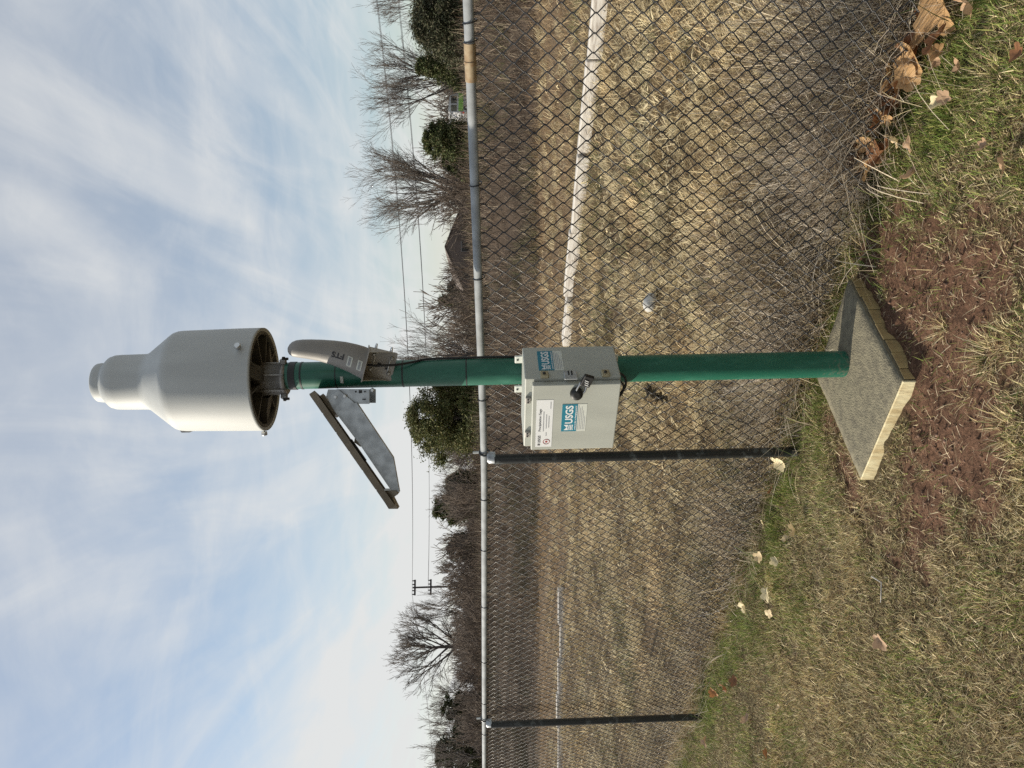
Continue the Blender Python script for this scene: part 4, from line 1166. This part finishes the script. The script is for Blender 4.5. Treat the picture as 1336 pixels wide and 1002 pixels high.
# upright clamp plate on the mast
q0 = on_y(437, 520, PY - 0.11)
cl = []
for (px, py) in ((428, 508), (482, 508), (482, 527), (463, 527), (452, 524), (425, 519)):
    p = on_y(px, py, PY - 0.112); cl.append(p)
vsA = [to_sp(p) for p in cl]; vsB = [to_sp(p + Vector((0, 0.003, 0))) for p in cl]
nn = len(cl)
MB().add(vsA + vsB, [tuple(range(nn)), tuple(range(2 * nn - 1, nn - 1, -1))] + [(i, (i + 1) % nn, nn + (i + 1) % nn, nn + i) for i in range(nn)]).build('clamp_plate', M['galv'], sp)
vsA = [to_sp(p + Vector((0, 0.17, 0))) for p in cl]; vsB = [to_sp(p + Vector((0, 0.173, 0))) for p in cl]
MB().add(vsA + vsB, [tuple(range(nn)), tuple(range(2 * nn - 1, nn - 1, -1))] + [(i, (i + 1) % nn, nn + (i + 1) % nn, nn + i) for i in range(nn)]).build('clamp_plate', M['galv'], sp)
for (px, py) in ((438, 518), (450, 517), (486, 509)):
    p = on_y(px, py, PY - 0.116)
    o = MB().lathe([(0.010, 0), (0.010, 0.004), (0.0065, 0.004), (0.0065, 0.011)], 6).build('bolt', M['steel'], sp)
    o.location = to_sp(p); o.rotation_euler = (sp_inv @ Matrix.Rotation(math.pi / 2, 3, 'X')).to_euler()
for (px, py, w_, h_) in ((464, 511, .006, .006), (470, 511, .012, .012), (475, 521, .014, .004), (476, 511, .008, .004)):
    p = on_y(px, py, PY - 0.1145)
    o = MB().box((0, 0, 0), (w_, 0.002, h_), Matrix.Rotation(math.pi / 2, 3, 'Y')).build('slot', M['black'], sp)
    o.location = to_sp(p); o.rotation_euler = sp_inv.to_euler()
tag(sp, 'small solar panel tilted away on a galvanised bracket beside the mast', 'solar panel')

# ------------------------------------------------------------------ instrument box
phi = math.radians(39)
BW, BD, BH = 0.36, 0.20, 0.370
nb = Vector((-math.sin(phi), -math.cos(phi), 0)); tb = Vector((math.cos(phi), -math.sin(phi), 0))
bc = Vector((PX, PY, 0)) + nb * (0.057 + 0.02 + BD / 2)
BZ = 1.087
bx = empty('instrument_box', (bc.x, bc.y, BZ), math.atan2(tb.y, tb.x))       # local x along the door, -y out of the door
hy2 = BD / 2
MB().box((0, 0.0, BH / 2), (BW, BD, BH), bev=0.005).build('body', M['box'], bx)
MB().box((-0.004, -hy2 - 0.0015, BH / 2 - 0.014), (BW - 0.030, 0.004, BH - 0.044)).build('gasket', M['black'], bx)
door = MB().box((-0.005, -hy2 - 0.0145, BH / 2 - 0.013), (BW - 0.018, 0.023, BH - 0.030), bev=0.004).build('door', M['box'], bx)
DY = -hy2 - 0.026                                                            # outer face of the door
for x_ in (-0.105, 0.075):
    h = MB().box((x_, -hy2 - 0.005, BH - 0.014), (0.03, 0.012, 0.020), bev=0.002).build('top_clip', M['sheet'], bx)
    for q in (-0.007, 0.007):
        o = MB().lathe([(0.0035, 0), (0.0035, 0.003)], 8).build('screw', M['black'], h); o.location = (x_ + q, -hy2 - 0.0105, BH - 0.014); o.rotation_euler = (math.pi / 2, 0, 0)
for x_ in (-0.03, 0.125):
    tb_ = MB().box((x_, BD / 2 - 0.006, BH + 0.012), (0.036, 0.008, 0.036), bev=0.003).build('mounting_tab', M['paleprint'], bx)
    o = MB().lathe([(0.0045, 0), (0.0045, 0.002)], 10).build('tab_hole', M['black'], tb_); o.location = (x_, BD / 2 - 0.0098, BH + 0.018); o.rotation_euler = (math.pi / 2, 0, 0)
for x_ in (-0.13, 0.12):
    MB().box((x_, BD / 2 - 0.006, -0.008), (0.036, 0.008, 0.030), bev=0.003).build('mounting_tab', M['paleprint'], bx)
for z_ in (BH - 0.075, 0.06):
    l = MB().box((BW / 2 + 0.006, -hy2 + 0.012, z_), (0.014, 0.034, 0.032), bev=0.003).build('latch', M['latch'], bx)
    o = MB().lathe([(0.006, 0), (0.006, 0.004), (0.003, 0.004)], 10).build('latch_screw', M['black'], l); o.location = (BW / 2 + 0.013, -hy2 + 0.012, z_); o.rotation_euler = (0, math.pi / 2, 0)
hp = MB().box((BW / 2 + 0.009, -hy2 + 0.002, BH - 0.175), (0.006, 0.05, 0.05), bev=0.002).build('hasp', M['galv'], bx)
MB().box((BW / 2 + 0.0135, -hy2 + 0.012, BH - 0.168), (0.003, 0.022, 0.006)).build('hasp_slot', M['black'], hp)
MB().box((BW / 2 + 0.0135, -hy2 + 0.012, BH - 0.18), (0.003, 0.022, 0.006)).build('hasp_slot', M['black'], hp)
# stickers on the door
def sticker(name, w, h, m, parent, loc, rz=0.0, rx=math.pi / 2):
    o = MB().box((w / 2, h / 2, 0), (w, h, 0.0006)).build(name, m, parent)
    o.location = loc; o.rotation_euler = (rx, 0, rz)
    return o
# white id sticker across the upper door
s1 = sticker('id_sticker', 0.250, 0.066, M['white'], bx, (-BW / 2 + 0.022, DY - 0.0006, BH - 0.112))
lettering('USGS', 0.020, 0.046, 0.0006, 0.0155, M['print'], s1, 0.0003, fit=0.042)
MB().box((0.012, 0.052, 0.0006), (0.007, 0.010, 0.0005)).build('emblem', M['print'], s1)
lettering('Precipitation Gage', 0.085, 0.046, 0.0006, 0.0145, M['print'], s1, 0.0, fit=0.118)
for (x_, y_, w_) in ((0.085, 0.036, 0.105), (0.10, 0.025, 0.075), (0.105, 0.015, 0.062), (0.205, 0.010, 0.035), (0.06, 0.024, 0.02)):
    MB().box((x_ + w_ / 2, y_, 0.0005), (w_, 0.0035, 0.0004)).build('printed_line', M['grey'], s1)
MB().tube([(0.028 + 0.013 * math.cos(q), 0.022 + 0.013 * math.sin(q), 0.0006) for q in np.linspace(0, 2 * math.pi, 24, endpoint=False)], 0.0012, 5, closed=True).build('round_mark', M['redp'], s1)
MB().lathe([(0.005, 0.0), (0.005, 0.0008)], 12, (0.028, 0.022, 0.0002)).build('round_mark', M['redp'], s1)
def usgs_sticker(parent, loc, rz, w=0.150, h=0.095):
    s = sticker('agency_sticker', w, h, M['paleprint'], parent, loc, rz)
    MB().box((w / 2, h * 0.69, 0.0006), (w, h * 0.62, 0.0006)).build('teal_panel', M['teal'], s)
    lettering('USGS', w * 0.29, h * 0.56, 0.0013, h * 0.42, M['white'], s, 0.0011, fit=w * 0.66)
    # wave emblem: a square of slanting bands
    e = MB()
    ex0, ex1, ey0, ey1 = w * 0.05, w * 0.25, h * 0.52, h * 0.90
    mid = (ey0 + ey1) / 2
    e.add([(ex0, ey1, .0013), (ex0, mid, .0013), ((ex0 + ex1) / 2, mid + 0.004, .0013), (ex1, mid, .0013), (ex1, ey1, .0013), ((ex0 + ex1) / 2, ey1 - 0.012, .0013)], [(0, 1, 2, 5), (5, 2, 3, 4)])
    for k in range(3):
        y0 = ey0 + k * (mid - ey0) / 3; y1 = y0 + (mid - ey0) / 5
        e.add([(ex0, y0, .0013), ((ex0 + ex1) / 2, y0 + .002, .0013), (ex1, y0, .0013), (ex1, y1, .0013), ((ex0 + ex1) / 2, y1 + .002, .0013), (ex0, y1, .0013)], [(0, 1, 4, 5), (1, 2, 3, 4)])
    e.build('emblem', M['white'], s)
    lettering('science for a changing world', w * 0.06, h * 0.415, 0.0013, h * 0.085, M['white'], s, 0.0002, fit=w * 0.88)
    for k in range(5):
        ww = w * (0.88, 0.8, 0.84, 0.7, 0.5)[k]
        MB().box((w * 0.06 + ww / 2, h * (0.33 - 0.065 * k), 0.0005), (ww, h * 0.022, 0.0004)).build('printed_line', M['grey'], s)
    return s
usgs_sticker(bx, (-BW / 2 + 0.105, DY - 0.0006, BH - 0.245), 0.0, 0.142, 0.098)
usgs_sticker(bx, (BW / 2 + 0.0006, -0.055, BH - 0.155), math.pi / 2, 0.125, 0.098)
tag(bx, 'grey steel instrument box with agency stickers strapped to the mast', 'instrument box')

# padlock hanging on the hasp, with key tag
pl = empty('padlock', Vector((bc.x, bc.y, BZ)) + tb * (BW / 2 - 0.045) + nb * (-DY + 0.012) + Vector((0, 0, 0.135)), math.atan2(tb.y, tb.x))
o = MB().lathe([(0.010, -0.014), (0.022, -0.013), (0.025, -0.006), (0.025, 0.006), (0.022, 0.013), (0.010, 0.014)], 24).build('lock_body', M['black'], pl)
o.rotation_euler = (math.pi / 2, 0, 0.2); o.location = (-0.006, 0, 0.038)
MB().tube([(0.0, -0.004, 0.045), (0.022, -0.006, 0.038), (0.045, 0.002, 0.026), (0.050, 0.006, 0.010), (0.030, 0.002, 0.001), (0.008, -0.002, 0.006), (-0.004, -0.002, 0.016)], 0.0042, 8).build('shackle', M['steel'], pl)
tg = MB().box((0, 0, 0), (0.052, 0.016, 0.040), Matrix.Rotation(0.35, 3, 'Y'), bev=0.004).build('cover_cap', M['black'], pl); tg.location = (0.057, 0.0, 0.002)
for q in (-0.01, 0.0, 0.01):
    o = MB().box((0, 0, 0), (0.003, 0.002, 0.016), Matrix.Rotation(0.5, 3, 'Y')).build('white_mark', M['white'], pl); o.location = (0.052 + q, -0.0095, 0.004)
tag(pl, 'black padlock with steel shackle hanging on the box hasp', 'padlock')

# cables
def cable(pts, r, label, name='cable'):
    # smooth the path
    P = [Vector(p) for p in pts]; Q = []
    for i in range(len(P) - 1):
        p0 = P[max(i - 1, 0)]; p1 = P[i]; p2 = P[i + 1]; p3 = P[min(i + 2, len(P) - 1)]
        for k in range(6):
            t = k / 6
            Q.append(0.5 * ((2 * p1) + (p2 - p0) * t + (2 * p0 - 5 * p1 + 4 * p2 - p3) * t * t + (3 * p1 - p0 - 3 * p2 + p3) * t ** 3))
    Q.append(P[-1])
    o = MB().tube(Q, r, 8).build(name, M['black']); tag(o, label, 'cable'); return o
Lb = lambda x, y, z: Vector((bc.x, bc.y, BZ)) + tb * x - nb * (y) + Vector((0, 0, z))
cable([Lb(-0.02, 0.03, 0.0), Lb(-0.02, 0.03, -0.03), Lb(0.015, 0.04, -0.055), Lb(0.055, 0.05, -0.05), Lb(0.075, 0.06, -0.02), Lb(0.08, 0.06, 0.0)], 0.005, 'black cable looping lowest under the instrument box')
cable([Lb(-0.005, 0.0, 0.0), Lb(-0.005, 0.0, -0.025), Lb(0.02, 0.01, -0.042), Lb(0.05, 0.02, -0.035), Lb(0.06, 0.03, 0.0)], 0.004, 'thinner black cable looping inside the lower loop under the box')
cable([on_y(479, 476, PY - 0.105), on_y(492, 477, PY - 0.10), on_y(516, 476, PY - 0.085), on_y(540, 472, PY - 0.045), (PX + 0.058, PY - 0.025, 1.85), (PX + 0.0605, PY - 0.016, 1.7), (PX + 0.0605, PY - 0.014, 1.5), (PX + 0.05, PY + 0.0, 1.40)], 0.005, 'black antenna cable running down the shaded edge of the mast')

# ------------------------------------------------------------------ fallen leaves
def leaf_mesh(seed, curl, lobes=5):
    r = random.Random(seed)
    n = 30
    ring = []
    for i in range(n):
        a = 2 * math.pi * i / n
        rad = 0.62 + 0.30 * abs(math.cos(lobes * a / 2.0)) ** 0.8 + r.uniform(-0.07, 0.07)
        rad *= 1.0 - 0.25 * math.cos(a - math.pi) * 0.5
        ring.append((rad * math.cos(a) * 0.62, rad * math.sin(a) * 0.5))
    vs = [(0, 0, 0)]; cs = [1.0]
    def bend(x, y):
        return curl * (x * x * r_a + y * y * r_b + x * y * r_c) + 0.06 * math.sin(7 * x + r_p) * math.sin(6 * y)
    r_a, r_b, r_c, r_p = r.uniform(-.4, 1.0), r.uniform(0.5, 1.6), r.uniform(-.8, .8), r.uniform(0, 6)
    for q in (0.5, 1.0):
        for x, y in ring:
            vs.append((x * q, y * q, bend(x * q, y * q)))
    fs = []
    for i in range(n):
        j = (i + 1) % n
        fs.append((0, 1 + i, 1 + j)); fs.append((1 + i, 1 + n + i, 1 + n + j)); fs.append((1 + i, 1 + n + j, 1 + j))
    V = np.array(vs); Cc = np.ones((len(V), 3))
    me = tri_mesh('fallen_leaf', V, np.array(fs), None)
    me.polygons.foreach_set('use_smooth', np.ones(len(fs), bool))
    return me
def leaf(px, py, size, tone, label, seed, z=0.02, tilt=0.5, curl=0.8):
    p = on_z(px, py, z)
    me = leaf_mesh(seed, curl)
    c = np.array(tone)
    at = me.color_attributes.new('Col', 'FLOAT_COLOR', 'POINT')
    vv = np.array([list(q.co) for q in me.vertices])
    sh = 1 - 0.35 * (np.abs(vv[:, 1]) < 0.02) + 0.0
    cc = np.ones((len(vv), 4), np.float32); cc[:, :3] = c[None] * sh[:, None]
    at.data.foreach_set('color', cc.ravel())
    r = random.Random(seed)
    o = obj('fallen_leaf', me, M['leaf'])
    zz = hz1(p.x, p.y)
    o.location = (p.x, p.y, max(z, zz + 0.008))
    o.scale = (size, size, size)
    o.rotation_euler = (r.uniform(-tilt, tilt), r.uniform(-tilt, tilt), r.uniform(0, 6.28))
    tag(o, label, 'leaf', 'fallen leaves on the turf')
TAN = (0.46, 0.29, 0.14); PALE = (0.60, 0.47, 0.28); BRN = (0.22, 0.105, 0.05); PINK = (0.40, 0.265, 0.165); CREAM = (0.68, 0.58, 0.36)
LV = [(1193, 82, .115, TAN, 'largest tan leaf standing curled on green turf', .045), (1225, 9, .13, TAN, 'broad tan leaf cut by the frame beside the brown leaf', .04), (1205, 22, .10, BRN, 'dark brown shaded leaf next to the broad tan leaf', .03),
      (1265, 4, .09, PINK, 'pinkish leaf cut by the frame edge at the turf corner', .03), (1180, 34, .055, PALE, 'pale pointed leaf between dark brown leaf and fence', .03), (1222, 68, .06, TAN, 'tan leaf touching the far side of the largest tan leaf', .04),
      (1222, 80, .05, PINK, 'small pinkish leaf tucked under the largest tan leaf', .025), (1252, 84, .055, PINK, 'narrow pinkish leaf alone below the largest tan leaf', .03), (1165, 112, .075, BRN, 'brown leaf in the heap at the fence foot', .04),
      (1162, 130, .075, BRN, 'long brown leaf leaning below the heap of leaves', .035), (1222, 134, .05, CREAM, 'small cream leaf in grass below the brown heap', .03), (1232, 128, .045, PINK, 'folded pink-brown leaf beside the small cream leaf', .03),
      (1130, 172, .06, CREAM, 'bright cream leaf at the head of the fence litter', .04), (1145, 174, .05, PALE, 'curled pale leaf beside the bright cream leaf', .03), (1170, 182, .06, PALE, 'pale leaf lying across grass by the pink leaf', .03),
      (1186, 189, .055, PINK, 'smooth pink-brown leaf beside the pale leaf', .03), (1118, 203, .07, BRN, 'crumpled dark brown leaf in the densest litter', .03), (1126, 213, .065, TAN, 'crumpled tan leaf in the densest litter', .03),
      (1138, 218, .055, PALE, 'pale folded leaf at the end of the densest litter', .03), (1151, 210, .045, PINK, 'small pinkish leaf just past the densest litter', .025), (1105, 237, .05, PALE, 'single pale oval leaf on the weed edge', .05),
      (1190, 228, .055, PINK, 'narrow pink leaf sunk in thin turf', .02), (1310, 214, .06, PINK, 'lone pink-brown lobed leaf on thin turf', .02), (1283, 192, .04, PINK, 'faint pinkish leaf near the lone lobed leaf', .02), (1326, 72, .045, BRN, 'dark reddish leaf in turf near the frame corner', .02),
      (1018, 605, .075, CREAM, 'bright cream leaf below the first black post', .05), (1006, 640, .05, BRN, 'rust brown leaf in shade beside the first post foot', .03), (1036, 689, .075, PALE, 'long pale leaf on green turf past the slab corner', .03),
      (996, 683, .045, CREAM, 'small cream leaf at the weed edge opposite the long pale leaf', .03), (1026, 703, .045, PALE, 'small pale leaf touching the long pale leaf', .03), (990, 727, .06, PALE, 'pale leaf half under weeds between the two posts', .03),
      (1012, 733, .05, CREAM, 'upright cream leaf on green turf between the two posts', .03), (1000, 775, .07, CREAM, 'broad cream leaf on dark green turf', .035), (972, 793, .075, CREAM, 'ragged bright cream leaf at the weed edge', .04),
      (1003, 801, .05, PALE, 'pale leaf just past the broad cream leaf', .03), (1148, 836, .06, PINK, 'lone pinkish star shaped leaf on straw turf', .025), (1010, 862, .05, PALE, 'small twisted pale leaf on straw turf', .03),
      (946, 896, .075, BRN, 'rust brown leaf heaped at the weed edge', .03), (958, 888, .06, BRN, 'smaller rust leaf beside the heaped rust leaf', .03), (930, 903, .06, (0.40, 0.18, 0.07), 'orange-brown leaf half buried in weeds', .03),
      (974, 937, .06, PINK, 'pinkish leaf on green turf near the second post', .03), (920, 968, .07, PINK, 'folded pink-brown leaf standing at the weed edge', .04), (1000, 985, .06, BRN, 'dark brown leaf in turf near the frame edge', .02), (1016, 925, .04, PALE, 'tiny pale leaf on turf past the pinkish leaf', .02)]
SM = ['curled brown leaf at the head of the densest litter', 'tan leaf wedged between the bright cream leaf and the litter', 'brown leaf on the turf side of the densest litter', 'tan leaf on the lower edge of the densest litter', 'brown leaf between the curled pale leaf and the litter', 'pale fragment on the weed side of the densest litter', 'tan leaf under weeds above the brown heap', 'flat brown leaf in the middle of the brown heap', 'tan leaf between the brown heap and the largest tan leaf', 'brown leaf trailing from the brown heap towards the cream leaf', 'tan leaf halfway between the brown heap and the bright cream leaf', 'brown leaf beside the pale pointed leaf', 'tan leaf between the pale pointed leaf and the largest leaf', 'brown leaf just before the bright cream leaf', 'brown leaf between the largest tan leaf and the dark shaded one']
for q_, (px, py, s_l, t_) in enumerate(((1112, 196, .05, BRN), (1122, 190, .045, TAN), (1132, 205, .05, BRN), (1120, 222, .045, TAN), (1142, 196, .04, BRN), (1110, 212, .04, PALE), (1152, 100, .055, TAN), (1160, 120, .06, BRN), (1172, 104, .05, TAN), (1150, 140, .05, BRN), (1140, 152, .045, TAN), (1176, 60, .05, BRN), (1186, 52, .05, TAN), (1135, 160, .05, BRN), (1212, 48, .05, BRN))):
    LV.append((px + 12, py, s_l * 1.75, t_, SM[q_], .06))
for i, (px, py, s, t, lab, z) in enumerate(LV):
    leaf(px, py, s * 1.12, tuple(c * 1.15 for c in t), lab, 300 + i, z + 0.026, tilt=0.75, curl=1.1)
# a few twigs on the turf
for i, (a, b, c_, lab) in enumerate((((1137, 752), (1150, 760), (1149, 786), 'bent white twig lying on the turf'), ((905, 806), (930, 800), (950, 790), 'long pale twig sticking out of weeds by the far turf edge'))):
    pts = [on_z(*a, 0.05), on_z(*b, 0.05), on_z(*c_, 0.045)]
    tag(MB().tube(pts, [0.0025, 0.0025, 0.0015], 6).build('twig', M['timber']), lab, 'twig', 'twigs on the turf')
